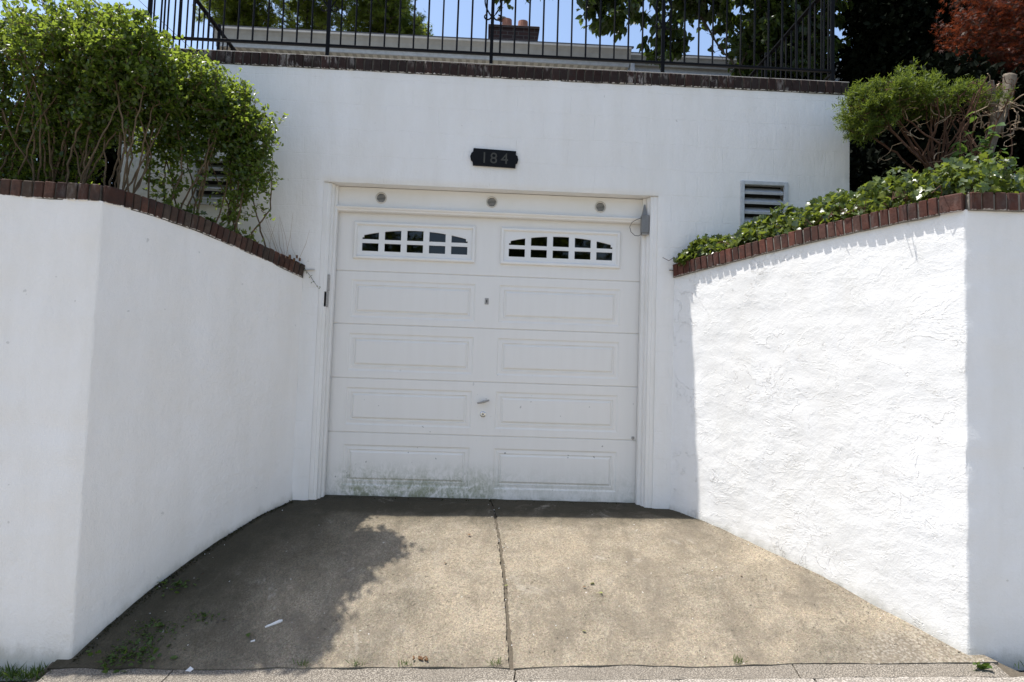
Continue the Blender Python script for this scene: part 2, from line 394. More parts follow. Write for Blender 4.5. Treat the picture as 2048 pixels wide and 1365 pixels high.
def chamfer(a, b, c, r):
    V = []; idx = {}
    def P(*p):
        if p not in idx: idx[p] = len(V); V.append(p)
        return idx[p]
    F = []; h = (a, b, c)
    for ax in range(3):
        u, w = (ax + 1) % 3, (ax + 2) % 3
        for sg in (-1, 1):
            q = []
            for su, sw in ((-1, -1), (1, -1), (1, 1), (-1, 1)):
                p = [0, 0, 0]; p[ax] = sg * h[ax]; p[u] = su * (h[u] - r); p[w] = sw * (h[w] - r); q.append(P(*p))
            F.append(tuple(q if sg > 0 else q[::-1]))
    for ax in range(3):
        u, w = (ax + 1) % 3, (ax + 2) % 3
        for su in (-1, 1):
            for sw in (-1, 1):
                q = []
                for e in (-1, 1):
                    p = [0, 0, 0]; p[ax] = e * (h[ax] - r); p[u] = su * h[u]; p[w] = sw * (h[w] - r); p1 = P(*p)
                    p = [0, 0, 0]; p[ax] = e * (h[ax] - r); p[u] = su * (h[u] - r); p[w] = sw * h[w]; p2 = P(*p)
                    q.append((p1, p2))
                f = (q[0][0], q[0][1], q[1][1], q[1][0]); F.append(f if su * sw < 0 else f[::-1])
    for sx in (-1, 1):
        for sy in (-1, 1):
            for sz in (-1, 1):
                t = (P(sx * a, sy * (b - r), sz * (c - r)), P(sx * (a - r), sy * b, sz * (c - r)), P(sx * (a - r), sy * (b - r), sz * c))
                F.append(t if sx * sy * sz > 0 else t[::-1])
    return V, F

def nz(x, y, z): return noise.noise(Vector((x, y, z)))
def fbm(p, sc, oc=3):
    v = 0; a = 1.
    for i in range(oc):
        v += a * nz(p[0] * sc + 13.7 * i, p[1] * sc + 5.1 * i, p[2] * sc - 3.3 * i); a *= .5; sc *= 2.1
    return v
def lerp(a, b, t): return a + (b - a) * t
def interp(t, tab):
    return float(np.interp(t, [a for a, b in tab], [b for a, b in tab]))

# ------------------------------------------------------------------ the lie of the land
L0, L1 = (-1.42, 0.0), (-2.25, -1.25)               # left wing wall: at the facade, at the pavement
R0, R1 = (1.443, 0.0), (2.60, -1.63)
LZ = [(-.2, .03), (0, .0), (.214, -.08), (.404, -.186), (.57, -.30), (.7165, -.401), (.886, -.553), (1.027, -.706), (1.1, -.76)]
RZ = [(-.2, .03), (0, .004), (.16, -.027), (.41, -.13), (.61, -.208), (.785, -.316), (.937, -.397), (1.03, -.442), (1.1, -.47)]
LT = [(0, 1.678), (.18, 1.736), (.585, 1.85), (.8, 1.885), (1, 1.896)]     # underside of the brick coping
RT = [(0, 1.79), (.165, 1.826), (.52, 1.90), (.83, 1.943), (1, 1.956)]
FD = Vector((R1[0] - L1[0], R1[1] - L1[1], 0)).normalized()                # direction of the pavement line
FN = Vector((FD.y, -FD.x, 0))                                              # towards the street
def drive(u, s):
    s2 = max(s, -.12)
    a = (lerp(L0[0], L1[0], s), lerp(L0[1], L1[1], s)); b = (lerp(R0[0], R1[0], s), lerp(R0[1], R1[1], s))
    return Vector((lerp(a[0], b[0], u), lerp(a[1], b[1], u), lerp(interp(s2, LZ), interp(s2, RZ), u)))
def street_z(x): return -.587 + .0575 * max(-14, min(14, x - .17))

# far ground, to the horizon
n = 48; V = [(0, 0, -1.75)]; F = []
rings = [12, 40, 150, 900]
for r in rings:
    V += [(r * math.cos(2 * math.pi * i / n), r * math.sin(2 * math.pi * i / n) - 10, -1.75) for i in range(n)]
for i in range(n): F.append((0, 1 + i, 1 + (i + 1) % n))
for k in range(3):
    for i in range(n):
        a = 1 + k * n; F.append((a + i, a + n + i, a + n + (i + 1) % n, a + (i + 1) % n))
tag(put('ground', V, F, 'lawn'), kind='structure')

def front(x, off):                                   # point on the pavement line shifted towards the street
    p = Vector((L1[0], L1[1], 0)) + FD * ((x - L1[0]) / FD.x) + FN * off
    return p
def strip_sheet(x0, x1, o0, o1, nx, no, dz, amp=0.):
    V = []; F = []
    for i in range(nx + 1):
        for j in range(no + 1):
            p = front(lerp(x0, x1, i / nx), lerp(o0, o1, j / no)); z = street_z(p.x) + dz
            if amp: z += amp * fbm((p.x, p.y, 0), 5)
            V.append((p.x, p.y, z))
    for i in range(nx):
        for j in range(no):
            a = i * (no + 1) + j; F.append((a, a + 1, a + no + 2, a + no + 1))
    return V, F
st = put('street', *strip_sheet(-14, 14, 1.86, 30, 40, 20, -.17), 'street_bounce'); tag(st, kind='structure')
kb = put('kerb', [], [], 'kerb'); 
bb = B(); 
for i in range(14):
    x0, x1 = -14 + 2 * i, -12.01 + 2 * i
    q = [front(x0, 1.70), front(x1, 1.70), front(x1, 1.86), front(x0, 1.86)]
    V = [(p.x, p.y, street_z(p.x) - .05 - .25) for p in q] + [(p.x, p.y, street_z(p.x) - .05) for p in q]
    bb.add(V, [(4, 5, 6, 7)[::-1], (0, 1, 5, 4), (1, 2, 6, 5), (2, 3, 7, 6), (3, 0, 4, 7)])
bpy.data.objects.remove(kb); tag(bb.put('kerb', 'kerb'), kind='structure')
sw = put('sidewalk', *strip_sheet(-14, 14, .06, 1.70, 60, 4, -.05), 'joint_dirt'); tag(sw, kind='structure')
def slab_sheet(fx, nx, no, amp, thick, name, mat, parent):
    """fx(i/nx, j/no) -> Vector on top; a slab with a skirt"""
    V = []; F = []
    for i in range(nx + 1):
        for j in range(no + 1):
            p = fx(i / nx, j / no); V.append((p.x, p.y, p.z + amp * fbm((p.x, p.y, 0), 6)))
    for i in range(nx):
        for j in range(no):
            a = i * (no + 1) + j; F.append((a, a + no + 1, a + no + 2, a + 1))
    ring = [i * (no + 1) for i in range(nx + 1)] + [nx * (no + 1) + j for j in range(1, no + 1)] + [i * (no + 1) + no for i in range(nx - 1, -1, -1)] + [j for j in range(no - 1, 0, -1)]
    o = len(V); V += [(V[k][0], V[k][1], V[k][2] - thick) for k in ring]; m = len(ring)
    for k in range(m): F.append((ring[k], o + k, o + (k + 1) % m, ring[(k + 1) % m]))
    return put(name, V, F, mat, parent)
# slabs of the pavement: joints every 1.5 m, starting where the photo shows one
edges = [-13, -11.5, -10, -8.5, -7, -5.5, -4.0, -2.46, -1.1, .22, 1.72, 3.3, 4.8, 6.3, 7.8, 9.3, 10.8, 12.3, 13.8]
for a, b in zip(edges, edges[1:]):
    def fx(i, j, a=a, b=b):
        p = front(lerp(a + .006, b - .006, i), lerp(.186 + .016 * nz(lerp(a, b, i) * 4, 9, 1) + .014 * max(0, nz(lerp(a, b, i) * 13, 2, 1) + .15), 1.69, j)); p.z = street_z(p.x) - .014 + .005 * nz(a, 3, 1); return p
    near = -4 < a < 4
    slab_sheet(fx, 40 if near else 4, 10 if near else 2, .004, .05, 'slab', 'sidewalk', sw)

# driveway: dirt bed, two slabs, broken mortar strip
V = []; F = []; nu, ns = 12, 24
for i in range(nu + 1):
    for j in range(ns + 1):
        p = drive(lerp(-.02, 1.02, i / nu), lerp(-.28, 1.09, j / ns)); V.append((p.x, p.y, p.z - .014))
for i in range(nu):
    for j in range(ns):
        a = i * (ns + 1) + j; F.append((a, a + 1, a + ns + 2, a + ns + 1))
dw = tag(put('driveway', V, F, 'joint_dirt'), kind='structure')
def joint_u(s): return lerp(.5245, .501, max(0, s)) + .0009 * nz(s * 7, 2, 5)
def chip(s, side): return .0020 + .0040 * max(0, nz(s * 21 + side * 9, side * 3.1, 1.7)) ** 1.2 + .003 * max(0, nz(s * 55, side * 7, 0))
def s_end(u): return 1.034 + .008 * math.sin(math.pi * u) + .008 * nz(u * 9, 0, 4) + .006 * nz(u * 31, 2, 4)
for side in (0, 1):
    def fx(i, j, side=side):
        s = lerp(-.24, 1., i)
        if side == 0: a, b = -.015, joint_u(s) - chip(s, 0)
        else: a, b = joint_u(s) + chip(s, 1), 1.015
        u = lerp(a, b, j)
        if s > .9: s = lerp(.9, s_end(u), (s - .9) / .1)
        return drive(u, s)
    slab_sheet(fx, 110, 56, .0035, .03, 'slab', 'concrete', dw)
us = [-.01, .13, .505, .80, 1.01]
for k, (a, b) in enumerate(zip(us, us[1:])):
    def fx(i, j, a=a, b=b, k=k):
        u = lerp(a + .0008, b - .0008, i); s0 = s_end(u) + .0012 + .010 * max(0, nz(u * 23, 3, 3) + .1)
        p = drive(u, s0); q = front(p.x, .184 + .016 * nz(p.x * 4, 9, 1)); t = j
        r = p.lerp(Vector((q.x, q.y, street_z(q.x) - .012)), t); r.z += -.004 + .004 * nz(r.x * 9, r.y * 9, k); return r
    slab_sheet(fx, 26, 4, .004, .03, 'mortar_strip', 'strip', dw)

# ------------------------------------------------------------------ the planted banks behind the walls
def bank_z(x, y):
    if x < 0:
        d = max(0, ((x - L0[0]) * -.833 - (y - L0[1]) * -.553)) if y > -1.25 else 0
        top = interp(min(1, max(0, -y / 1.25)), LT) + .055
        return top + .06 * min(1, max(0, d / 1.2)) + .5 * max(0, min(1, (y - .0) / 4)) * 2.6
    top = interp(min(1, max(0, -y / 1.63)), RT) + .05
    t = max(0, min(1, (y + 1.3) / 3.2)); r = max(0, min(1, (x - 2.0) / 1.4))
    return top + (3.30 - top) * (t * t * (3 - 2 * t)) * max(r, 0)
V = []; F = []
def bank(xs, ys, inside, name):
    V = []; F = []; id_ = {}
    for i, x in enumerate(xs):
        for j, y in enumerate(ys):
            id_[i, j] = len(V); V.append((x, y, bank_z(x, y) + .02 * fbm((x, y, 0), 3)))
    for i in range(len(xs) - 1):
        for j in range(len(ys) - 1):
            cx, cy = (xs[i] + xs[i + 1]) / 2, (ys[j] + ys[j + 1]) / 2
            if inside(cx, cy): F.append((id_[i, j], id_[i + 1, j], id_[i + 1, j + 1], id_[i, j + 1]))
    return tag(put(name, V, F, 'soil'), kind='structure')
def yline(x): return L1[1] + (x - L1[0]) * FD.y / FD.x
def in_left(x, y):
    if y > 0.02 and x > -2.8: return False
    wx = L0[0] + (L1[0] - L0[0]) * (y / L1[1])
    return y > yline(x) + .13 and (x < wx - .12 if y <= 0 else True)
def in_right(x, y):
    if y > 0.02 and x < 2.8: return False
    wx = R0[0] + (R1[0] - R0[0]) * (y / R1[1])
    return y > yline(x) + .13 and (x > wx + .12 if y <= 0 else True)
xs = list(np.arange(-2.95, -1.3, .06)); xs = list(np.concatenate([np.arange(-14, -3, .5), xs]))
ys = list(np.concatenate([np.arange(-1.4, .2, .06), np.arange(.4, 12, .5)]))
bank(xs, ys, in_left, 'planting_bed_left')
xs = list(np.concatenate([np.arange(1.4, 4.6, .06), np.arange(4.9, 14, .5)])); ys = list(np.concatenate([np.arange(-2.6, .5, .06), np.arange(.8, 12, .5)]))
bank(xs, ys, in_right, 'planting_bed_right')
V = [(-200, 11.4, 3.2), (200, 11.4, 3.2), (200, 400, 3.2), (-200, 400, 3.2)]
tag(put('back_yard', V, [(0, 1, 2, 3)], 'lawn'), kind='structure')

# ------------------------------------------------------------------ brick pieces shared by all copings
def brick_mesh(name, w, d, h, seed, mat):
    V, F = chamfer(w / 2, d / 2, h / 2, .0045); r = random.Random(seed)
    V = [(x + r.uniform(-.0012, .0012), y + r.uniform(-.002, .002), z + r.uniform(-.0015, .0015)) for x, y, z in V]
    me = mesh_py(name, V, F); me.materials.append(MAT[mat]); return me
BR = {}
for m in ('brick_top', 'brick_left', 'brick_right'):
    BR[m] = [brick_mesh('brick_' + m, .0575, .20, .098, k, m) for k in range(5)]
    BR[m + '_long'] = [brick_mesh('brick_long_' + m, .115, .20, .098, 9, m)]
def coping(parent, mat, path, tops, inward, pitch=.0668, proud=.022, wob=.006, first=.0):
    """rowlock bricks along a straight stretch; path = (x0,y0),(x1,y1); tops(s)=underside height"""
    a, b = Vector((*path[0], 0)), Vector((*path[1], 0)); Ln = (b - a).length; d = (b - a).normalized()
    nin = Vector((inward[0], inward[1], 0)).normalized()
    k = max(1, round((Ln - first) / pitch)); pitch = (Ln - first) / k; r = random.Random(int(Ln * 1000))
    for i in range(k):
        s = (first + (i + .5) * pitch) / Ln; z = tops(s); sl = (tops(min(1, s + .02)) - tops(max(0, s - .02))) / (.04 * Ln if .02 < s < .98 else .03 * Ln)
        x = Vector((d.x, d.y, sl)).normalized(); y = nin; zz = x.cross(y).normalized()
        if zz.z < 0: x = -x; zz = -zz
        c = a + d * (s * Ln) + nin * (.10 - proud + r.uniform(-.004, .004)); c.z = z + .049 + r.uniform(-.002, .002)
        o = link('brick', BR[mat][r.randrange(5)], None, parent)
        M = Matrix(((x.x, y.x, zz.x, 0), (x.y, y.y, zz.y, 0), (x.z, y.z, zz.z, 0), (0, 0, 0, 1)))
        M = Matrix.Rotation(r.uniform(-.02, .02), 4, 'Z') @ M @ Matrix.Scale(pitch / .0668, 4, (1, 0, 0))
        M.translation = c - WL[parent]; o.matrix_basis = M
    # mortar between and under them, a little set back
    V = []; F = []; m = max(4, int(Ln / .05))
    for i in range(m + 1):
        s = i / m; p = a + d * (s * Ln); z = tops(s)
        for off, h in ((-proud + .0105, -.004), (-proud + .0105, .088), (.185 - proud, .088), (.185 - proud, -.004)):
            q = p + nin * off; V.append((q.x, q.y, z + h + .003 * nz(q.x * 30, q.y * 30, h * 50)))
    for i in range(m):
        for j in range(4): F.append((i * 4 + j, i * 4 + (j + 1) % 4, i * 4 + 4 + (j + 1) % 4, i * 4 + 4 + j))
    F += [(0, 1, 2, 3), (m * 4 + 3, m * 4 + 2, m * 4 + 1, m * 4)]
    put('mortar', V, F, 'mortar_pale' if mat == 'brick_right' else 'mortar', parent)

# ------------------------------------------------------------------ garage front
gw = thing('garage', 'white stuccoed garage front with red brick parapet set into the bank', 'garage', (0, 0, 0))
OX0, OX1, OZ = -1.300, 1.308, 2.432
VL = (-2.262, -1.958, 2.235, 2.55); VR = (1.985, 2.308, 2.235, 2.552)
def cuts(vals, lo, hi, step):
    vals = sorted(set([lo, hi] + [v for v in vals if lo < v < hi])); out = []
    for a, b in zip(vals, vals[1:]):
        k = max(1, round((b - a) / step)); out += [a + (b - a) * i / k for i in range(k)]
    return out + [hi]
xs = cuts([OX0, OX1, VL[0], VL[1], VR[0], VR[1]], -2.84, 2.84, .028); zs = cuts([OZ, VL[2], VL[3], VR[3]], -.12, 3.318, .028)
V = []; F = []; nzs = len(zs)
for x in xs:
    for z in zs:
        y = -.004 * fbm((x, 0, z), 2.2, 3) - .0018 * fbm((x * 1.2, 5, z * .5), 14, 2)
        if abs(x) > 2.83: y += .006
        at_open = (abs(x - OX0) < .012 or abs(x - OX1) < .012) and z <= OZ + .01 or (abs(z - OZ) < .012 and OX0 - .01 < x < OX1 + .01)
        if at_open: y = .010
        xx, z2 = x, z
        if abs(x - OX0) < 1e-6 or abs(x - OX1) < 1e-6:
            if z < OZ: xx += .005 * fbm((0, 3, z), 4, 2)
        V.append((xx, y, z2))
for i in range(len(xs) - 1):
    for j in range(nzs - 1):
        cx, cz = (xs[i] + xs[i + 1]) / 2, (zs[j] + zs[j + 1]) / 2
        if OX0 < cx < OX1 and cz < OZ: continue
        if any(v[0] < cx < v[1] and v[2] < cz < v[3] for v in (VL, VR)): continue
        a = i * nzs + j; F.append((a, a + nzs, a + nzs + 1, a + 1))
put('stucco_wall', V, F, 'stucco_facade', gw, True)
b = B()                                                  # masonry behind the render
b.box(-2.835, OX0 - .002, .10, .30, -.2, 3.31); b.box(OX1 + .002, 2.835, .10, .30, -.2, 3.31)
b.box(OX0 - .001, OX1 + .001, .10, .30, OZ + .003, 3.309)
b.box(OX0 - .08, OX0 - .0, .009, .099, -.1, OZ + .07); b.box(OX1 + .0, OX1 + .08, .009, .099, -.1, OZ + .07)
b.box(OX0 - .0, OX1 + .0, .009, .099, OZ + .001, OZ + .07)
b.box(-2.84, -2.70, .006, .0995, -.1, 3.312); b.box(2.70, 2.84, .006, .0995, -.1, 3.312)
b.put('masonry', 'stucco_facade', gw)
B().box(-2.838, -2.64, .301, 5.1, -.2, 3.31).put('side_wall', 'stucco_facade', gw); B().box(2.64, 2.838, .301, 5.1, -.2, 3.31).put('side_wall', 'stucco_facade', gw)
b = B(); b.box(-2.637, 2.637, 4.9, 5.09, -.2, 3.2); b.box(-2.637, 2.637, .302, 4.89, -.12, -.02); b.put('interior', 'dark_room', gw)
b = B(); b.box(-2.84, 2.84, .19, 5.15, 3.313, 3.37); b.put('roof_deck', 'flashing', gw)
coping(gw, 'brick_top', ((-2.83, 0), (2.83, 0)), lambda s: 3.318 + .003 * math.sin(s * 9), (0, 1), proud=.012)
b = B(); b.box(-2.835, 2.835, -.004, .186, 3.4172, 3.4255, .003); b.put('coping_cap', 'flashing', gw)
# painted timber frame of the doorway
fr = B().box(OX0 + .001, OX1 - .001, .122, .15, 2.272, OZ - .001, .002).put('header_board', 'trim', gw)
fr = B()
pr = [(.150, 2.272), (.092, 2.272), (.086, 2.266), (.092, 2.256), (.102, 2.250), (.106, 2.240), (.116, 2.236), (.150, 2.236)]
V = [(x, y, z) for x in (-1.226, 1.222) for y, z in pr]; k = len(pr)
fr.add(V, [tuple(range(k)), tuple(range(2 * k - 1, k - 1, -1))] + [(i, i + k, (i + 1) % k + k, (i + 1) % k) for i in range(k)])
fr.put('lintel_moulding', 'trim', gw)
for sx, xo, xi in ((-1, OX0, -1.205), (1, OX1, 1.205)):
    # stepped casing: outer board, bead, inner stop
    b = B(); w = abs(xo - xi); s = -sx
    pf = [(0, .02), (.030 , .02), (.034, .026), (.056, .026), (.060, .050), (.066, .058), (.074, .058), (.078, .092), (w - .002, .098), (w - .002, .150), (0, .150)]
    z0, z1 = -.03, 2.434 if True else 0
    V = [(xo + s * a, y, z) for z in (-.03, OZ - .002) for a, y in pf]; k = len(pf)
    # the inner stop ends under the lintel: keep the upper part shallow
    F = [tuple(range(k)), tuple(range(2 * k - 1, k - 1, -1))] + [(i, i + k, (i + 1) % k + k, (i + 1) % k) for i in range(k)]
    b.add(V, F); b.put('door_casing', 'trim', gw)
def round_vent(x, z):
    v = B(); k = 24; R = .0445; y0 = .1225
    ring = [(math.cos(2 * math.pi * i / k), math.sin(2 * math.pi * i / k)) for i in range(k)]
    V = [(x + c * r, y, z + s * r) for r, y in ((R, y0), (R, y0 - .007), (R - .008, y0 - .009), (R - .011, y0 - .003), (R - .011, y0)) for c, s in ring]
    F = [(a * k + i, a * k + (i + 1) % k, (a + 1) * k + (i + 1) % k, (a + 1) * k + i) for a in range(4) for i in range(k)]
    v.add(V, F); o = v.put('round_vent', 'vent_tin', gw, True)
    B().add([(x + c * (R - .011), y0 - .0006, z + s * (R - .011)) for c, s in ring], [tuple(range(k))]).put('backing', 'dark_room', o)
    for j in range(-3, 4):
        zz = z + j * .0105; h = math.sqrt(max(1e-6, (R - .010) ** 2 - (j * .0105) ** 2))
        B().add([(x - h, y0 - .001, zz + .004), (x + h, y0 - .001, zz + .004), (x + h, y0 - .008, zz - .002), (x - h, y0 - .008, zz - .002),
                 (x - h, y0 - .001, zz + .0025), (x + h, y0 - .001, zz + .0025), (x + h, y0 - .008, zz - .0035), (x - h, y0 - .008, zz - .0035)],
                [(0, 1, 2, 3), (7, 6, 5, 4), (3, 2, 6, 7), (0, 4, 5, 1)]).put('slat', 'vent_tin', o)
for x, z in ((-.873, 2.352), (0, 2.356), (.869, 2.354)): round_vent(x, z)
def louver(v):
    x0, x1, z0, z1 = v; f = .028
    b = B()
    b.box(x0 - f, x0 + .002, -.018, .012, z0 - f, z1 + f, .003); b.box(x1 - .002, x1 + f, -.018, .012, z0 - f, z1 + f, .003)
    b.box(x0 + .0021, x1 - .0021, -.0175, .012, z1 - .002, z1 + f - .0005, .003); b.box(x0 + .0021, x1 - .0021, -.0175, .012, z0 - f + .0005, z0 + .002, .003)
    o = b.put('louver_vent', 'ventframe', gw)
    B().box(x0 - .005, x1 + .005, .078, .084, z0 - .01, z1 + .01).put('backing', 'dark_room', o)
    k = 4; p = (z1 - z0) / k
    for i in range(k):
        zz = z0 + p * i; V = []
        for x in (x0 + .003, x1 - .003):
            V += [(x, -.006, zz + .003), (x, -.010, zz + .022), (x, .060, zz + .072), (x, .060, zz + .055)]
        B().add(V, [(0, 1, 5, 4), (1, 2, 6, 5), (2, 3, 7, 6), (3, 0, 4, 7), (3, 2, 1, 0), (4, 5, 6, 7)]).put('slat', 'louver', o)
louver(VL); louver(VR)

# ------------------------------------------------------------------ the sectional door
gd = thing('garage_door', 'white sectional garage door with two arched window strips and green algae stains', 'garage door', (0, .16, 0))
YD = .16; XD = 1.212
def emboss(x0, x1, z0, z1, rings, y0):
    """nested rectangles (inset, depth) from outside in, closed in the middle"""
    V = []; F = []
    for ins, dp in rings:
        V += [(x0 + ins, y0 + dp, z0 + ins), (x1 - ins, y0 + dp, z0 + ins), (x1 - ins, y0 + dp, z1 - ins), (x0 + ins, y0 + dp, z1 - ins)]
    for r in range(len(rings) - 1):
        for i in range(4): F.append((r * 4 + i, r * 4 + (i + 1) % 4, r * 4 + 4 + (i + 1) % 4, r * 4 + 4 + i))
    q = (len(rings) - 1) * 4; F.append((q, q + 1, q + 2, q + 3))
    return V, F
def sheet_with_holes(b, x0, x1, z0, z1, holes, y):
    xs = sorted({x0, x1, *[h[0] for h in holes], *[h[1] for h in holes]}); zs = sorted({z0, z1, *[h[2] for h in holes], *[h[3] for h in holes]})
    for a, c in zip(xs, xs[1:]):
        for e, g in zip(zs, zs[1:]):
            mx, mz = (a + c) / 2, (e + g) / 2
            if any(h[0] < mx < h[1] and h[2] < mz < h[3] for h in holes): continue
            b.add([(a, y, e), (c, y, e), (c, y, g), (a, y, g)], [(0, 1, 2, 3)])
zz = [.006, .5055, .927, 1.351, 1.770, 2.262]
for k in range(5):
    z0, z1 = zz[k] + .0012, zz[k + 1] - .0012
    b = B()
    if k < 4:
        pz = (.097, .41) if k == 0 else (z0 + .058, z1 - .072) if k < 3 else (1.405, 1.70)
        holes = [(-1.083, -.106, *pz), (.085, 1.052, *pz)]
    else:
        holes = [(-1.079, -.119, 1.868, 2.164), (.083, 1.043, 1.868, 2.164)]
    sheet_with_holes(b, -XD, XD, z0 + .004, z1 - .004, holes, YD)
    # tongue-and-groove lips between the sections
    for (a, y0, c, y1) in ((z1 - .004, YD, z1, YD + .007), (z1, YD + .007, z1 + .003, YD + .010), (z0, YD + .007, z0 + .004, YD), (z0 - .003, YD + .010, z0, YD + .007)):
        b.add([(-XD, y0, a), (XD, y0, a), (XD, y1, c), (-XD, y1, c)], [(0, 1, 2, 3)])
    b.add([(-XD, YD + .03, z0), (-XD, YD, z0 + .004), (-XD, YD, z1 - .004), (-XD, YD + .03, z1)], [(0, 1, 2, 3)])
    b.add([(XD, YD + .03, z0), (XD, YD, z0 + .004), (XD, YD, z1 - .004), (XD, YD + .03, z1)], [(3, 2, 1, 0)])
    sec = b.put('door_section', 'door', gd)
    if k < 4:
        for h in holes:
            V, F = emboss(*h, [(0, 0), (.004, .005), (.013, .0075), (.036, .0035), (.040, .010), (.047, .010), (.060, .0)], YD)
            put('panel', V, F, 'door', sec)
    if k == 0:
        B().box(-XD, XD, YD + .002, YD + .03, -.028, .0065, .003).put('bottom_seal', 'wire', gd)
def arch_window(x0, x1, z0, z1, name):
    """moulded frame, white insert with arched grille, ten panes"""
    V, F = emboss(x0, x1, z0, z1, [(0, 0), (.0015, -.015), (.007, -.020), (.020, -.020), (.028, -.010), (.031, .004)], YD)
    F = F[:-1]
    o = put('window', V, F, 'trim', gd)
    ix0, ix1, iz0, iz1 = x0 + .029, x1 - .029, z0 + .029, z1 - .029
    gx0, gx1, gz0, gz1 = x0 + .066, x1 - .062, 1.932, 2.108
    yf, yb = YD - .004, YD + .008
    g = B(); w = (gx1 - gx0); mw = .047; cw = (w - 4 * mw) / 5
    g.box(ix0, gx0, yf, yb, iz0, iz1); g.box(gx1, ix1, yf, yb, iz0, iz1); g.box(gx0, gx1, yf, yb, iz0, gz0)
    zm0, zm1 = 1.996, 2.026
    g.box(gx0, gx1, yf + .0015, yb, zm0, zm1)
    for i in range(4):
        a = gx0 + cw * (i + 1) + mw * i; g.box(a, a + mw, yf + .0007, yb - .0007, gz0, gz1)
    # arched head with the little notch at both ends
    cx = (gx0 + gx1) / 2; h = w / 2
    def az(x): return gz1 - .052 * (abs(x - cx) / h) ** 2
    m = 40; poly = [(gx0, iz1), (gx0, zm1 + .014), (gx0 + .013, zm1 + .014)]
    xs_ = [gx0 + .013 + (w - .026) * i / m for i in range(m + 1)]
    V = [(x, y, z) for x in xs_ for z in (az(x), iz1) for y in (yf - .0008, yb)]
    F = []
    for i in range(m):
        a = i * 4; F += [(a, a + 4, a + 6, a + 2), (a, a + 1, a + 5, a + 4)]
    g.add(V, F)
    for q0, q1 in ((gx0, gx0 + .013), (gx1 - .013, gx1)): g.box(q0, q1, yf - .0008, yb, zm1 + .014, iz1)
    g.put('grille', 'insert', o)
    for r, (a, c) in enumerate(((gz0 - .008, zm0 + .008), (zm1 - .008, gz1 + .006))):
        for i in range(5):
            p = gx0 + (cw + mw) * i
            put('pane', [(p - .008, yb + .002, a), (p + cw + .008, yb + .002, a), (p + cw + .008, yb + .002, c), (p - .008, yb + .002, c)], [(0, 1, 2, 3)], 'glass', o)
arch_window(-1.079, -.119, 1.868, 2.164, 'l'); arch_window(.083, 1.043, 1.868, 2.164, 'r')
# dark sheet of the garage behind the panes is the room itself; fittings on the door
b = B(); b.box(-.0285, .0025, YD - .004, YD - .0005, 1.542, 1.592, .0015); kp = b.put('key_plate', 'steel', gd)
B().box(-.017, -.009, YD - .006, YD - .0039, 1.556, 1.578, .001).put('slot', 'wire', kp)
b = B(); b.tube([(-.012, YD + .004, .772), (-.012, YD - .03, .772)], [.012, .009], 10)
hd = b.put('handle', 'steel', gd)
b = B(); b.tube([(-.058, YD - .030, .760), (-.030, YD - .036, .767), (.006, YD - .036, .777), (.034, YD - .030, .786)], [.0065, .0085, .0085, .0065], 8); b.put('grip', 'steel', hd)
b = B(); b.tube([(-.012, YD + .002, .674), (-.012, YD - .006, .674), (-.012, YD - .010, .674)], [.022, .022, .016], 18); lk = b.put('lock', 'steel_bright', gd)
B().tube([(-.012, YD - .0095, .674), (-.012, YD - .013, .674)], .009, 12).put('cylinder', 'steel', lk)
b = B(); b.box(1.168, 1.190, YD - .005, YD - .0005, .515, .535, .0015); b.box(1.172, 1.182, YD - .011, YD - .004, .508, .524, .0015); b.put('roller_bracket', 'steel', gd)

# jamb latch plates, opener housing with its wire, number plaque
lt = thing('latch_plate', 'weathered steel latch plate on left door casing', 'latch', (-1.24, .06, 1.46))
B().box(-1.258, -1.224, .030, .0445, 1.585, 1.715, .003).put('upper_plate', 'steel', lt)
B().box(-1.262, -1.230, .026, .0442, 1.462, 1.583, .003).put('lower_plate', 'steel', lt)
ob = thing('door_sensor', 'grey sensor box with wire loop at top right door corner', 'sensor', (1.22, .06, 2.13))
B().box(1.186, 1.246, .030, .085, 2.138, 2.285, .005).put('housing', 'plastic', ob)
B().box(1.190, 1.243, .034, .082, 2.126, 2.1375, .003).put('base_cap', 'steel', ob)
b = B(); V = []
for z, a, c in ((2.2855, .022, .02), (2.315, .014, .014), (2.37, .005, .006)):
    V += [(1.212 - a, .058 - c, z), (1.212 + a, .058 - c, z), (1.212 + a, .058 + c, z), (1.212 - a, .058 + c, z)]
b.add(V, [(i + 4 * r, (i + 1) % 4 + 4 * r, (i + 1) % 4 + 4 * r + 4, i + 4 * r + 4) for r in range(2) for i in range(4)] + [(8, 9, 10, 11)]).put('neck', 'plastic', ob)
B().box(1.2462, 1.285, .05, .08, 2.22, 2.30, .003).put('mounting_arm', 'plastic', ob)
pts = [(1.186, .05, 2.262), (1.15, .045, 2.247), (1.11, .042, 2.222), (1.093, .042, 2.185), (1.103, .042, 2.145), (1.135, .045, 2.118), (1.165, .05, 2.117), (1.188, .055, 2.131)]
B().tube(pts, .0023, 6).put('wire', 'wire', ob)
pq = thing('house_number_plaque', 'black house number plaque above the garage door', 'plaque', (0.007, -.01, 2.6))
poly = [(-.157, 2.604), (.174, 2.596), (.176, 2.628), (.188, 2.636), (.194, 2.662), (.188, 2.690), (.174, 2.698), (.176, 2.728), (-.156, 2.738), (-.158, 2.712), (-.172, 2.698), (-.180, 2.672), (-.174, 2.644), (-.160, 2.632)]
B().prism(poly, -.022, -.004).put('plate', 'plaque', pq)
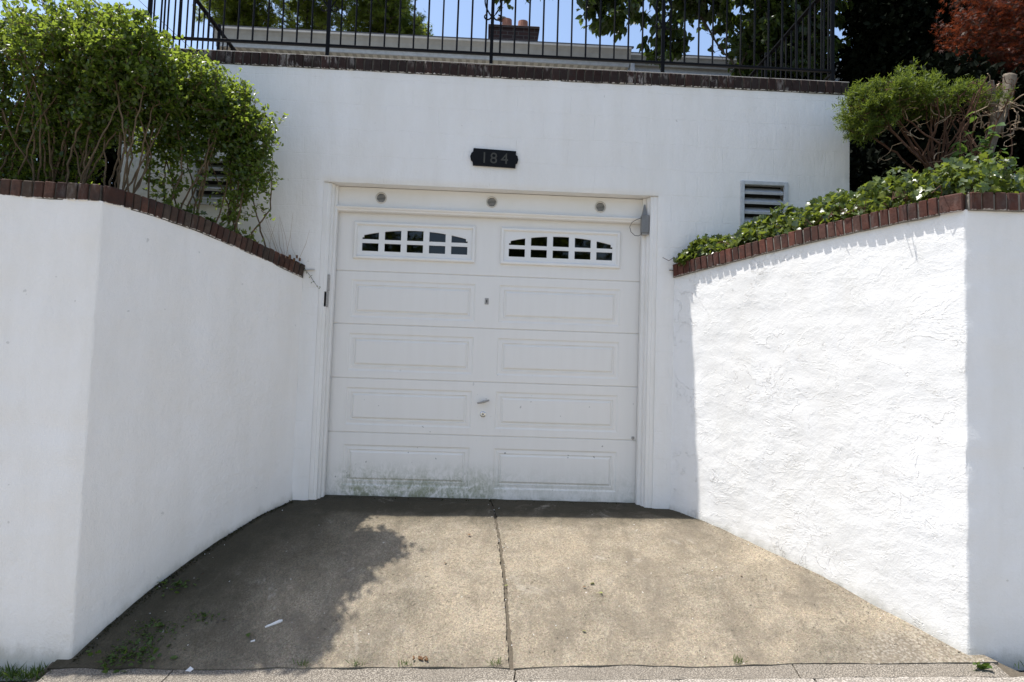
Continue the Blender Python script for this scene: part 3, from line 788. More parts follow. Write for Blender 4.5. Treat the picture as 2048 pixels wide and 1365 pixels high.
for ch, x in (('1', -.070), ('8', .003), ('4', .088)):
    tc = bpy.data.curves.new('numeral', 'FONT'); tc.body = ch; tc.size = .122; tc.align_x = 'CENTER'; tc.extrude = .0012; tc.resolution_u = 3
    to = bpy.data.objects.new('tmp', tc); COL.objects.link(to); bpy.context.view_layer.update()
    me = bpy.data.meshes.new_from_object(to.evaluated_get(bpy.context.evaluated_depsgraph_get())); bpy.data.objects.remove(to)
    o = link('numeral', me, 'numeral', pq, (x, -.0232, 2.624 - x * .02)); o.rotation_euler = (math.pi / 2, 0, 0)

# ------------------------------------------------------------------ flaring retaining walls
def retaining(name, label, P0, P1, side, far_x, zbot, ztop, mat, bmat, zfar):
    rt = thing(name, label, 'wall', (P1[0], P1[1], zbot(1.0)))
    a, c = Vector((*P0, 0)), Vector((*P1, 0)); e = Vector((far_x, yline(far_x), 0))
    d1 = (c - a).normalized(); d2 = (e - c).normalized(); L = (c - a).length
    n1 = Vector((-d1.y, d1.x, 0)); n1 = n1 if n1.x * side < 0 else -n1            # facing the drive
    n2 = FN.copy()
    cols = []; rr = .012
    k = int(L / .02)
    for i in range(k): cols.append((a + d1 * ((L - rr) * i / (k - 1)), n1, (L - rr) * i / (k - 1) / L))
    for i in range(1, 6):
        t = i / 6; p0, p1, p2 = c - d1 * rr, c, c + d2 * rr
        cols.append((p0 * (1 - t) ** 2 + p1 * 2 * t * (1 - t) + p2 * t * t, n1.lerp(n2, t).normalized(), 1.))
    m2 = (e - c).length; k2 = int(min(m2, 1.2) / .025)
    for i in range(k2 + 1): cols.append((c + d2 * (rr + (min(m2, 1.2) - rr) * i / k2), n2, 1.))
    for i in range(1, 15): cols.append((c + d2 * (1.2 + (m2 - 1.2) * i / 14), n2, 1.))
    rows = 105; V = []; F = []
    for ci, (p, nn, s) in enumerate(cols):
        on2 = (p - c).dot(d2) > 0 and ci > k
        zt = (ztop(s) if not on2 else zfar(p)) ; zb = (zbot(s) if not on2 else street_z(p.x)) - .06
        for j in range(rows + 1):
            v = j / rows; z = lerp(zb, zt + .003 + .004 * nz(p.x * 30, p.y * 30, 2), v)
            q = Vector((p.x, p.y, z)); amp = .0055 if side > 0 else .005
            dsp = amp * fbm((p.x, p.y, z), 2.6, 3) + amp * .35 * fbm((p.x * .6, p.y * .6, z), 13, 2)
            dsp += .007 * max(0, 1 - (z - zb - .06) / .22) ** 2 * (1 + .7 * nz(p.x * 3, p.y * 3, 1))       # render flares out at the foot
            if .002 > (L - (p - a).dot(d1)) : dsp += .006 * nz(3, 1, z * 6)
            q += nn * dsp; V.append(q)
    R1_ = rows + 1
    for i in range(len(cols) - 1):
        for j in range(rows):
            f = (i * R1_ + j, i * R1_ + R1_ + j, i * R1_ + R1_ + j + 1, i * R1_ + j + 1); F.append(f if side > 0 else f[::-1])
    # closed back of the wall
    put('stucco_face', V, F, mat, rt, True)
    bk = B(); V = []
    for p, nn, zz0, zz1 in ((a, n1, -.2, ztop(0)), (c, (n1 + n2).normalized(), zbot(1) - .1, ztop(1)), (e, n2, street_z(e.x) - .1, zfar(e))):
        for off in (.02, .17):
            q = p - nn * off
            V += [(q.x, q.y, zz0), (q.x, q.y, zz1 - .004)]
    for i in range(2):
        o = i * 4; F2 = [(o, o + 4, o + 5, o + 1), (o + 2, o + 3, o + 7, o + 6), (o + 1, o + 5, o + 7, o + 3)]
        bk.f += F2
    bk.v = V; bk.f += [(8, 10, 11, 9), (0, 1, 3, 2)]
    bk.put('core', mat, rt)
    return rt, a, c, e, n1, n2, d1, d2, L
zfl = lambda p: 1.896 + .03 * min(1, max(0, (-2.25 - p.x) / .8))
lw = retaining('retaining_wall', 'shaded white stucco retaining wall below the hedge, left of the driveway', L0, L1, -1, -7.0, lambda s: interp(s, LZ), lambda s: interp(s, LT), 'stucco_left', 'brick_left', zfl)
rw = retaining('retaining_wall', 'sunlit rough white stucco retaining wall below the ivy, right of the driveway', R0, R1, 1, 7.0, lambda s: interp(s, RZ), lambda s: interp(s, RT), 'stucco_right', 'brick_right', lambda p: 1.958)
def wing_coping(w, mat, LTb, zf, proud):
    rt, a, c, e, n1, n2, d1, d2, L = w
    c1 = c - d1 * .125
    coping(rt, mat, ((a.x, a.y), (c1.x, c1.y)), lambda s: interp(s * (L - .125) / L, LTb), -n1, proud=proud, pitch=.054 if a.x > 0 else .048)
    # the long corner brick
    o = link('corner_brick', BR[mat + '_long'][0], None, rt); ctr = c - d1 * .062 - n1 * (.10 - proud)
    y = -n1; x = d1 if d1.cross(y).z > 0 else -d1; z = x.cross(y)
    M = Matrix(((x.x, y.x, z.x, 0), (x.y, y.y, z.y, 0), (x.z, y.z, z.z, 0), (0, 0, 0, 1))); M.translation = Vector((ctr.x, ctr.y, LTb[-1][1] + .048)) - WL[rt]
    o.matrix_basis = M
    c2 = c + d2 * .012 
    coping(rt, mat, ((c2.x, c2.y), (e.x, e.y)), lambda s: zf(c2.lerp(e, s)), -n2, proud=proud)
wing_coping(lw, 'brick_left', LT, zfl, .012)
wing_coping(rw, 'brick_right', RT, lambda p: 1.958, .026)

# ------------------------------------------------------------------ iron railing on the terrace
rl = thing('iron_railing', 'black wrought iron railing on top of the garage parapet', 'railing', (0, .1, 3.42))
YR = .10; ZB, ZTOP = 3.556, 4.34; BX = 2.77
def bar(name, p0, p1, r, parent=None, k=6): return B().tube([p0, p1], r, k).put(name, 'iron', parent or rl)
def flat(name, x0, x1, y0, y1, z0, z1): return B().box(x0, x1, y0, y1, z0, z1, .002).put(name, 'iron', rl)
flat('rail', -BX, BX, YR - .014, YR + .014, ZB - .011, ZB + .007); flat('rail', -BX, BX, YR - .02, YR + .02, ZTOP - .008, ZTOP + .008)
posts = [-2.745, -1.346, -.045, 1.344, 2.745]
bal = B().tube([(0, 0, 0), (0, 0, .15), (0, 0, .154), (0, 0, ZTOP - ZB - .016)], [.0076] * 4, 6)
bmesh_ = mesh_py('baluster', [Vector(v) for v in bal.v], bal.f); bmesh_.materials.append(MAT['iron'])
def baluster(x, y):
    o = link('baluster', bmesh_, None, rl); o.location = Vector((x, y, ZB + .007)) - WL[rl]; o.rotation_euler = (random.uniform(-.004, .004), random.uniform(-.004, .004), random.random())
x = -2.745 + .1153
while x < 2.70:
    if min(abs(x - p) for p in posts) > .04: baluster(x, YR)
    x += .1153
for p in posts:
    flat('post', p - .0135, p + .0135, YR - .0135, YR + .0135, 3.4255, 4.40)
    B().box(p - .03, p + .03, YR - .03, YR + .03, 3.4256, 3.4316, .001).put('foot_plate', 'iron', rl)
for px in posts[1:4]:
    for sgn in (-1, 1):
        P = []
        for i in range(15):
            t = i / 14 * 4.6; r = .034 * (1 - .13 * t)
            P.append((px + sgn * (.044 - r * math.cos(t)), YR, 3.865 - r * math.sin(t) * 1.0))
        P = [(px + sgn * (.012 + .075 * t), YR, 4.15 - .285 * t ** 1.2) for t in ()] + P
        up = [(px + sgn * (.010 + .055 * math.sin(math.pi * t)), YR, 4.12 - .255 * t) for t in [i / 10 for i in range(10)]]
        B().tube(up + P, .0062, 6).put('scroll', 'iron', rl)
for sx in (-1, 1):
    x = sx * BX
    flat('rail', x - .014, x + .014, YR + .021, 4.5, ZB - .0068, ZB + .0068); flat('rail', x - .02, x + .02, YR + .021, 4.5, ZTOP - .0078, ZTOP + .0078)
    y = YR + .1153
    while y < 4.45:
        baluster(x, y); y += .1153
    for y in (1.45, 2.9, 4.3): flat('post', x - .0125, x + .0125, y + .03, y + .055, 3.3705, 4.40)

# ------------------------------------------------------------------ house behind
hs = thing('house', 'pale one storey house with cream gutters behind the terrace', 'house', (0, 5.2, 3.3))
def eave(x0, x1, Y, Z):
    b = B()                                              # K-style gutter profile
    pf = [(Y - .11, Z), (Y - .115, Z - .03), (Y - .095, Z - .055), (Y - .075, Z - .10), (Y - .06, Z - .165), (Y - .002, Z - .165), (Y - .002, Z)]
    k = len(pf); V = [(x, y, z) for x in (x0, x1) for y, z in pf]
    b.add(V, [tuple(range(k)), tuple(range(2 * k - 1, k - 1, -1))] + [(i, i + k, (i + 1) % k + k, (i + 1) % k) for i in range(k)]); b.put('gutter', 'gutter', hs)
    B().box(x0 + .01, x1 - .01, Y, Y + .03, Z - .245, Z + .01).put('fascia', 'fascia', hs)
    B().box(x0 + .01, x1 - .01, Y + .031, Y + .62, Z - .24, Z - .225).put('soffit', 'soffit', hs)
    B().box(x0 + .05, x1 - .05, Y + .595, Y + .80, 3.0, Z - .2405).put('wall', 'siding', hs)
eave(-4.14, 2.02, 4.72, 5.985); eave(2.06, 9.5, 5.2, 6.14)
B().add([(-4.2, 4.64, 5.99), (2.06, 4.64, 5.99), (2.06, 9.4, 7.75), (-4.2, 9.4, 7.75), (-4.2, 4.64, 6.02), (2.06, 4.64, 6.02), (2.06, 9.4, 7.78), (-4.2, 9.4, 7.78)],
        [(0, 3, 2, 1), (4, 5, 6, 7), (0, 1, 5, 4), (1, 2, 6, 5), (2, 3, 7, 6), (3, 0, 4, 7)]).put('roof', 'shingle', hs)
B().add([(2.07, 5.12, 6.145), (9.6, 5.12, 6.145), (9.6, 9.4, 7.7), (2.07, 9.4, 7.7), (2.07, 5.12, 6.175), (9.6, 5.12, 6.175), (9.6, 9.4, 7.73), (2.07, 9.4, 7.73)],
        [(0, 3, 2, 1), (4, 5, 6, 7), (0, 1, 5, 4), (1, 2, 6, 5), (2, 3, 7, 6), (3, 0, 4, 7)]).put('roof', 'shingle', hs)
B().box(2.025, 2.085, 4.66, 4.72, 3.4, 5.82, .01).put('downspout', 'fascia', hs)
chn = B().box(-.14, .82, 7.9, 8.7, 6.6, 7.93).put('chimney', 'chimney', hs)
B().box(-.17, .85, 7.87, 8.73, 7.9301, 7.99, .01).put('cap', 'chimney', chn)
for x, h in ((.20, .17), (.52, .15)):
    B().tube([(x, 8.02, 7.985), (x, 8.02, 7.99 + h), (x, 8.02, 7.995 + h)], [.105, .098, .07], 14).put('chimney_pot', 'terracotta', chn)
B().tube([(.10, 8.02, 8.17), (.10, 8.02, 8.19), (.10, 8.02, 8.225)], [.10, .10, .02], 12).put('rain_cap', 'steel', chn)
# sash window low on the side of the house, beside the garage
wx = B()
wx.box(5.98, 6.10, 5.70, 5.793, 4.35, 5.30, .004); wx.box(5.20, 5.32, 5.70, 5.793, 4.35, 5.30, .004); wx.box(5.3201, 5.9799, 5.702, 5.793, 5.2, 5.30); wx.box(5.3201, 5.9799, 5.702, 5.793, 4.35, 4.43); wx.box(5.3201, 5.9799, 5.71, 5.793, 4.92, 4.97)
w_ = wx.put('window', 'gutter', hs)
put('pane', [(5.32, 5.75, 4.43), (5.98, 5.75, 4.43), (5.98, 5.75, 4.92), (5.32, 5.75, 4.92)], [(0, 1, 2, 3)], 'glass', w_)
put('pane', [(5.32, 5.745, 4.97), (5.98, 5.745, 4.97), (5.98, 5.745, 5.2), (5.32, 5.745, 5.2)], [(0, 1, 2, 3)], 'glass', w_)
B().box(5.315, 5.985, 5.785, 5.792, 4.42, 5.21).put('dark_backing', 'dark_room', w_)  # near-black sheet standing in for the unlit room behind the panes
def wire(label, A, Bp, sag, r):
    P = [Vector(A).lerp(Vector(Bp), i / 30) - Vector((0, 0, sag * 4 * (i / 30) * (1 - i / 30))) for i in range(31)]
    o = B().tube(P, r, 5).put('utility_wire', 'wire'); tag(o, label, 'wire', 'utility wires over the hedge')
wire('thin utility wire crossing the sky just left of the railing', (-14.0, 12, 14.6), (-4.0, 12, 5.9), .02, .007)
wire('thick utility wire crossing the sky above the hedge', (-16.0, 12, 14.0), (-6.0, 12, 7.6), .05, .02)

# ------------------------------------------------------------------ plants: skeletons and leaves
def leaf_tpl(kind):
    if kind == 'oval':
        V = [(0, 0, 0), (.28, .27, .05), (.28, 0, -.01), (.28, -.27, .05), (.66, .24, .03), (.66, 0, -.03), (.66, -.24, .03), (1, 0, -.10)]
        F = [(0, 2, 1), (0, 3, 2), (1, 2, 5), (1, 5, 4), (2, 3, 6), (2, 6, 5), (4, 5, 7), (5, 6, 7)]
    elif kind == 'droop':
        V = [(0, 0, 0), (.25, .27, .05), (.25, 0, .0), (.25, -.27, .05), (.62, .28, -.03), (.62, 0, -.07), (.62, -.28, -.03), (1.05, 0, -.30)]
        F = [(0, 2, 1), (0, 3, 2), (1, 2, 5), (1, 5, 4), (2, 3, 6), (2, 6, 5), (4, 5, 7), (5, 6, 7)]
    elif kind == 'ivy':
        o = [(0, .0), (-.12, .30), (.10, .52), (.36, .30), (.62, .48), (.62, .22), (1, 0), (.62, -.22), (.62, -.48), (.36, -.30), (.10, -.52), (-.12, -.30)]
        V = [(.33, 0, .0)] + [(x, y, .05 * abs(y) * 3 - .10 * (x > .9)) for x, y in o]
        F = [(0, 1 + i, 1 + (i + 1) % 12) for i in range(12)]
    elif kind == 'needle':
        V = [(0, .09, 0), (0, -.09, 0), (.75, -.07, .0), (1, 0, -.05), (.75, .07, 0)]; F = [(0, 1, 2), (0, 2, 4), (4, 2, 3)]
    elif kind == 'star':
        V = [(.25, 0, 0)]; F = []
        for i in range(5):
            t = (i - 2) * .62; L = 1. if i == 2 else .85 if i in (1, 3) else .6
            V += [(.25 + .16 * math.cos(t - .3), .16 * math.sin(t - .3), .0), (.25 + .75 * L * math.cos(t), .75 * L * math.sin(t), -.06), (.25 + .16 * math.cos(t + .3), .16 * math.sin(t + .3), .0)]
            a = 1 + 3 * i; F += [(0, a, a + 1), (0, a + 1, a + 2)]
    elif kind == 'blade':
        V = [(0, .04, 0), (0, -.04, 0), (.5, .035, .02), (.5, -.035, .02), (1, 0, -.12)]; F = [(0, 1, 3), (0, 3, 2), (2, 3, 4)]
    return np.array(V, float), np.array(F, int)
def norm(a): return a / np.maximum(1e-9, np.linalg.norm(a, axis=-1, keepdims=True))
def leaf_mesh(pos, d, up, size, kind):
    T, F = leaf_tpl(kind); n = len(pos); d = norm(d); s = norm(np.cross(up, d)); u = np.cross(d, s)
    size = np.asarray(size).reshape(-1, 1, 1) * np.ones((n, 1, 1))
    V = pos[:, None, :] + size * (T[None, :, 0:1] * d[:, None, :] + T[None, :, 1:2] * s[:, None, :] + T[None, :, 2:3] * u[:, None, :])
    FF = F[None] + (np.arange(n) * len(T))[:, None, None]
    return V.reshape(-1, 3), FF.reshape(-1, 3)
def grow(rng, stems, tips, r_tip=.0014, wig=.12, lift=.5, r_stem=0.):
    """connects tips to the nearest part of the skeleton; returns segments and twig ends"""
    P = []; par = []
    for st in stems:
        st = [np.array(p, float) for p in st]; last = -1
        for i in range(len(st) - 1):
            k = max(1, int(np.linalg.norm(st[i + 1] - st[i]) / .05))
            for j in range(k + (i == len(st) - 2)):
                P.append(st[i] + (st[i + 1] - st[i]) * j / k + (rng.normal(0, .004, 3) if i + j else 0)); par.append(last); last = len(P) - 1
    base = np.array(P); dmin = np.array([np.min(np.linalg.norm(base - t, axis=1)) for t in tips])
    cap = len(P) + 3 * len(tips) + 5; A = np.zeros((cap, 3)); A[:len(P)] = base; m = len(P); ends = []
    for t in tips[np.argsort(dmin)]:
        df = t - A[:m]; c = np.linalg.norm(df, axis=1) + lift * np.maximum(0, -df[:, 2])
        i = int(np.argmin(c)); L = np.linalg.norm(t - A[i]); last = i
        for f in (.35, .7, 1.):
            q = A[i] + (t - A[i]) * f + (rng.normal(0, wig * L * .35, 3) if f < 1 else 0); q[2] += .10 * L * math.sin(math.pi * f) * lift
            A[m] = q; par.append(last); last = m; m += 1
        ends.append((m - 2, m - 1))
    A = A[:m]; area = np.full(m, 0.); ar = r_tip ** 2
    tipset = set(e[1] for e in ends)
    for i in range(m - 1, -1, -1):
        if area[i] == 0: area[i] = ar
        if par[i] >= 0: area[par[i]] += area[i] * .92
    r = np.sqrt(area); nb = len(base)
    if r_stem:
        zz_ = (base[:, 2] - base[:, 2].min()) / max(.01, np.ptp(base[:, 2])); r[:nb] = np.maximum(r[:nb], r_stem * (1 - .6 * zz_) * rng.uniform(.75, 1.2, nb).mean())
    par = np.array(par); k = np.where(par >= 0)[0]
    return A[par[k]], A[k], r[par[k]], r[k], np.array([[A[a], A[b]] for a, b in ends])
def seg_mesh(a, b, ra, rb, k=5, rmax=.05):
    ra = np.minimum(ra, rmax); rb = np.minimum(rb, rmax); ra = np.minimum(ra, rb * 1.25)
    d = norm(b - a); x = norm(np.cross(d, np.where(np.abs(d[:, 2:3]) < .9, np.array([[0, 0, 1.]]), np.array([[1., 0, 0]])))); y = np.cross(d, x)
    t = np.arange(k) * 2 * math.pi / k; c = np.cos(t)[None, :, None]; s = np.sin(t)[None, :, None]
    o = c * x[:, None] + s * y[:, None]; n = len(a)
    V = np.concatenate([a[:, None] - d[:, None] * ra[:, None, None] * .3 + o * ra[:, None, None], b[:, None] + d[:, None] * rb[:, None, None] * .3 + o * rb[:, None, None]], 1).reshape(-1, 3)
    j = np.arange(k); q = np.stack([j, (j + 1) % k, (j + 1) % k + k, j + k], 1)
    return V, (q[None] + (np.arange(n) * 2 * k)[:, None, None]).reshape(-1, 4)
def ell(rng, n, c, r, shell=2.2, zmin=None):
    v = norm(rng.normal(0, 1, (n, 3))) * (rng.random((n, 1)) ** (1 / shell)); p = np.array(c) + v * np.array(r)
    return p if zmin is None else p[p[:, 2] > zmin]
def leaves_on(rng, ends, per, size, kind, L=.14, spread=.9, upbias=.8, droop=0., sv=.25):
    """leaves in pairs along the last stretch of every twig"""
    n = len(ends); a, b = ends[:, 0], ends[:, 1]; d = norm(b - a)
    pos = []; dr = []; upv = []; sz = []
    for i in range(per):
        t = rng.random((n, 1)); base = b - d * L * t + rng.normal(0, .006, (n, 3))
        side = norm(np.cross(d, rng.normal(0, 1, (n, 3)))); v = norm(d * (.55 if i else 1.5) + side * spread); v[:, 2] -= droop
        u = rng.normal(0, .55, (n, 3)); u[:, 2] += upbias
        pos.append(base); dr.append(v); upv.append(norm(u)); sz.append(size * (1 + rng.uniform(-sv, sv, n)))
    return leaf_mesh(np.concatenate(pos), np.concatenate(dr), np.concatenate(upv), np.concatenate(sz), kind)
def plant(name, label, cat, base, rng, stems, tips, leaf, bark, group=None, r_tip=.0014, rmax=.05, k=5, wig=.12, lift=.5, r_stem=0., part=('stems', 'foliage'), **lk):
    t = thing(name, label, cat, base, group)
    a, b, ra, rb, ends = grow(rng, stems, tips, r_tip, wig, lift, r_stem)
    put(part[0], *seg_mesh(a, b, ra, rb, k, rmax), bark, t, True, True)
    if leaf: tag(put(part[1], *leaves_on(rng, ends, **lk), leaf, t, False, True), kind='stuff')
    return t, ends
def fan(rng, base, n, top, spread, wob=.05, bs=(.15, .10)):
    out = []
    for i in range(n):
        b = np.array(base) + rng.normal(0, 1, 3) * (bs[0], 0, 0); b[1] += (b[0] - base[0]) * (1.2 if base[0] > -2.3 else .1) * (-1 if base[0] > -2.3 else 1) * -1 + rng.normal(0, bs[1] * .4); e = np.array(top) + rng.normal(0, 1, 3) * np.array(spread) + (b - np.array(base)) * .8
        m = b * .55 + e * .45 + rng.normal(0, wob, 3) + (b - e) * (.05, .05, 0); out.append([b, m, e])
    return out

# --- privet hedge on the left bank: five bushes
HG = 'privet bushes of the hedge on the left bank'
def privet(label, base, stems, ells, n, per, seed, size=.032, extra=None):
    rng = np.random.default_rng(seed); vol = [e[1][0] * e[1][1] * e[1][2] * (e[2] if len(e) > 2 else 1.) for e in ells]; tot = sum(vol); tips = []
    for e, v in zip(ells, vol): tips.append(ell(rng, int(n * v / tot), e[0], e[1], 2.0))
    tips = np.concatenate(tips)
    if extra is not None: tips = np.concatenate([tips, extra])
    return plant('privet_bush', label, 'bush', base, rng, stems, tips, 'leaf_privet', 'bark_privet', HG, r_tip=.0017, rmax=.021, r_stem=.0072, wig=.2, per=per, size=size, kind='oval', L=.13, spread=1.0, upbias=.75)
r_ = np.random.default_rng(3)
privet('leftmost privet bush of the hedge, cut off by the photo edge', (-3.40, -.80, 1.98), fan(r_, (-3.40, -.80, 1.97), 20, (-3.40, -.84, 2.95), (.26, .14, .1)),
       [((-3.45, -.82, 2.98), (.46, .36, .42)), ((-3.42, -.74, 2.50), (.44, .30, .36)), ((-3.42, -.70, 2.16), (.42, .22, .18))], 1900, 8, 11)
privet('thick upright privet bush second from the left photo edge', (-2.85, -.80, 1.98), fan(r_, (-2.82, -.82, 1.97), 20, (-2.78, -.86, 2.95), (.22, .12, .1)),
       [((-2.78, -.86, 2.98), (.42, .34, .38)), ((-2.86, -.74, 2.52), (.40, .26, .34)), ((-2.88, -.68, 2.16), (.36, .2, .18))], 1850, 8, 12)
privet('privet bush rising over the left wall corner brick', (-2.42, -.92, 1.97), fan(r_, (-2.42, -.90, 1.95), 12, (-2.36, -.94, 2.80), (.13, .10, .08)),
       [((-2.36, -.96, 2.93), (.30, .28, .31)), ((-2.50, -.84, 2.62), (.22, .24, .24))], 1150, 9, 13)
privet('leaning privet bush with bare stems before the left louver vent', (-2.10, -.50, 1.93), fan(r_, (-2.26, -.66, 1.92), 7, (-2.26, -.62, 2.62), (.16, .1, .06)) + fan(r_, (-2.02, -.48, 1.9), 7, (-1.98, -.46, 2.6), (.12, .08, .06)),
       [((-2.14, -.64, 2.86), (.32, .24, .27)), ((-2.00, -.46, 2.72), (.28, .18, .28)), ((-2.22, -.56, 2.50), (.34, .14, .20)), ((-2.28, -.80, 2.74), (.24, .22, .24)), ((-2.16, -.58, 2.22), (.26, .12, .22), .3)], 1700, 8, 14)
privet('rightmost privet bush of the hedge, thin stems against the white facade', (-1.84, -.38, 1.88), fan(r_, (-1.86, -.38, 1.84), 10, (-1.80, -.42, 2.5), (.12, .06, .05)),
       [((-1.79, -.42, 2.62), (.24, .17, .28)), ((-1.73, -.40, 2.36), (.18, .14, .20)), ((-1.96, -.42, 2.90), (.22, .17, .18)), ((-1.80, -.36, 2.12), (.20, .10, .20), .35), ((-1.72, -.42, 2.56), (.29, .17, .40), .12)], 1200, 8, 15, .030)
rng = np.random.default_rng(16)                        # shaded evergreen filling the gap beside the garage
def dark_bush(label, base, c, r, n, seed, size=.07):
    rng = np.random.default_rng(seed); t = thing('evergreen_bush', label, 'bush', base, 'dark evergreen bushes behind the front planting')
    trunk('trunk', [base, (base[0], base[1], c[2])], [.05, .02], 'bark_dark', t)
    E_ = ell(rng, n, c, r, 3.); dd = norm(E_ - np.array(base) + rng.normal(0, .3, (n, 3)))
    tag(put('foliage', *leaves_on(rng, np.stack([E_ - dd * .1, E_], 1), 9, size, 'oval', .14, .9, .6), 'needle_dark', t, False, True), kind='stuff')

# --- low ivy at the foot of the hedge
def ivy_patch(name, label, pts, nrm, size, seed, mat='leaf_ivy'):
    rng = np.random.default_rng(seed); n = len(pts); u = np.array(nrm) + rng.normal(0, .55, (n, 3)); d = rng.normal(0, 1, (n, 3)); d[:, 2] -= .35
    V, F = leaf_mesh(pts, d, norm(u), size * (1 + rng.uniform(-.4, .35, n)), 'ivy')
    return V, F
rng = np.random.default_rng(21); P = []
for i in range(420):
    s = rng.uniform(.22, .72); p = np.array([lerp(L0[0], L1[0], s), lerp(L0[1], L1[1], s), interp(s, LT) + .10]); off = rng.uniform(.05, .32)
    P.append(p + np.array([-.833, .553, 0]) * off + (0, 0, rng.uniform(-.005, .055)))
P = np.array(P); t = thing('ground_ivy', 'low dark ivy at the foot of the hedge stems on the left coping', 'ivy', tuple(P.mean(0)))
V, F = ivy_patch('', '', P, (.2, -.4, .8), .034, 5); put('foliage', V, F, 'leaf_ivy', t, False, True)['kind'] = 'stuff'

# --- ivy on the right bank
rng = np.random.default_rng(22); P = []; st = []
d1 = np.array([R1[0] - R0[0], R1[1] - R0[1]]); L_ = np.linalg.norm(d1); nx = np.array([.815, .579])
for i in range(9500):
    s = rng.uniform(-.02, 1.05); off = rng.beta(1.1, 1.3) * (.45 + .5 * max(s, 0)); z0 = interp(min(1, max(0, s)), RT) + .1
    x = lerp(R0[0], R1[0], s) + nx[0] * off; y = lerp(R0[1], R1[1], s) + nx[1] * off
    if y > -.035: y = -.035 - rng.random() * .1
    h = (.19 + .12 * min(1, s * 2)) * min(1, .35 + off / .14) * (.75 + .6 * nz(x * 6, y * 6, 2))
    z = max(z0 - .02, bank_z(x, y) + .02) + h * rng.random() ** .6
    P.append((x, y, z))
for i in range(1700):
    x = rng.uniform(2.62, 4.1); y = yline(x) + rng.uniform(.10, .75)
    P.append((x, y, max(2.07, bank_z(x, y)) + .16 * rng.random() ** .6 * (.7 + .6 * nz(x * 5, y * 5, 8))))
for i in range(1500):
    x = rng.uniform(2.7, 4.6); y = rng.uniform(-1.0, .8)
    P.append((x, y, bank_z(x, y) + .02 + .10 * rng.random()))
P = np.array(P); t = thing('ivy', 'glossy green ivy mass spilling over the right brick coping', 'ivy', (2.0, -.7, 1.95))
V, F = ivy_patch('', '', P, (-.25, -.5, .7), .040, 6); put('foliage', V, F, 'leaf_ivy', t, False, True)['kind'] = 'stuff'
b = B()
for i in range(70):
    s = rng.uniform(.0, 1.); off = rng.uniform(.0, .3); x = lerp(R0[0], R1[0], s) + nx[0] * off; y = lerp(R0[1], R1[1], s) + nx[1] * off; z = interp(s, RT) + .11
    q = [(x, y, z)]
    for k in range(4): q.append((q[-1][0] + rng.normal(0, .03) - .012, q[-1][1] + rng.normal(0, .03) - .01, z + rng.uniform(0, .07)))
    b.tube(q, .0022, 4)
b.put('vines', 'bark_yew', t)['kind'] = 'stuff'

# --- clipped yew, its bare underside showing
rng = np.random.default_rng(31); yb = np.array([3.26, -.42, 2.52]); stems = []
for i in range(22):
    e = np.array([rng.uniform(2.70, 3.45), rng.uniform(-.78, -.2), rng.uniform(2.98, 3.16)]); e[2] -= .22 * max(0, (2.85 - e[0])) * 2
    stems.append([yb + rng.normal(0, .04, 3) * (1, 1, .2), yb * .6 + e * .4 + np.array([rng.normal(0, .05), rng.normal(0, .05), -.03]), yb * .25 + e * .75 + rng.normal(0, .03, 3), e])
tips = np.concatenate([ell(rng, 520, (2.91, -.46, 3.04), (.31, .30, .17), 3.), ell(rng, 300, (2.75, -.46, 2.97), (.18, .26, .18), 3.), ell(rng, 150, (3.20, -.44, 3.09), (.20, .24, .08), 3.), ell(rng, 70, (3.46, -.46, 3.06), (.26, .22, .12), 2.)])
tips = tips[tips[:, 2] > 2.98 - 1.0 * np.maximum(0, 2.95 - tips[:, 0])]
ty, ends = plant('yew_bush', 'clipped bright green yew with bare brown branches beside the garage corner', 'bush', tuple(yb), rng, stems, tips, None, 'bark_yew', None, r_tip=.0019, rmax=.03, wig=.24, r_stem=.0095)
cen = ends[rng.permutation(len(ends))[:250]][:, 1]; out = norm(cen - np.array((2.95, -.46, 2.90)))
ends2 = np.repeat(cen, 9, axis=0); d = norm(np.repeat(out, 9, axis=0) * .9 + rng.normal(0, .55, (len(ends2), 3)) + np.array([-.05, -.1, .45])); L9 = rng.uniform(.03, .125, (len(ends2), 1)) ** 1.0; ends2 = np.stack([ends2, ends2 + d * L9], 1)
tag(put('foliage', *leaves_on(rng, ends2, 16, .027, 'needle', .085, .75, .5), 'needle_yew', ty, False, True), kind='stuff')
b = B()                                                # dry hooked twigs
for i in range(46):
    p = yb + (rng.uniform(-.42, .5), rng.uniform(-.28, .1), rng.uniform(.08, .52)); q = [tuple(p)]; d = norm(rng.normal(0, 1, 3) * (1, .6, .8))
    for k in range(6):
        d = norm(d + rng.normal(0, .42, 3)); p = p + d * rng.uniform(.02, .045); q.append(tuple(p))
    b.tube(q, [.0042 - .0005 * j for j in range(7)], 5)
b.put('dry_twigs', 'twig_dead', ty)['kind'] = 'stuff'
rng = np.random.default_rng(32); sb = np.array([3.62, -.45, 2.52]); stems = []
for i in range(9):
    e = np.array([rng.uniform(3.25, 3.75), rng.uniform(-.75, -.2), rng.uniform(2.95, 3.2)]); stems.append([sb, sb * .5 + e * .5 + rng.normal(0, .05, 3), e])
tips = ell(rng, 210, (3.50, -.5, 3.10), (.26, .28, .16), 2.)
plant('bare_shrub', 'leafless tangled shrub between the yew and the sawn stump', 'shrub', tuple(sb), rng, stems, tips, None, 'bark_yew', None, r_tip=.0018, rmax=.012, wig=.35, r_stem=.007)

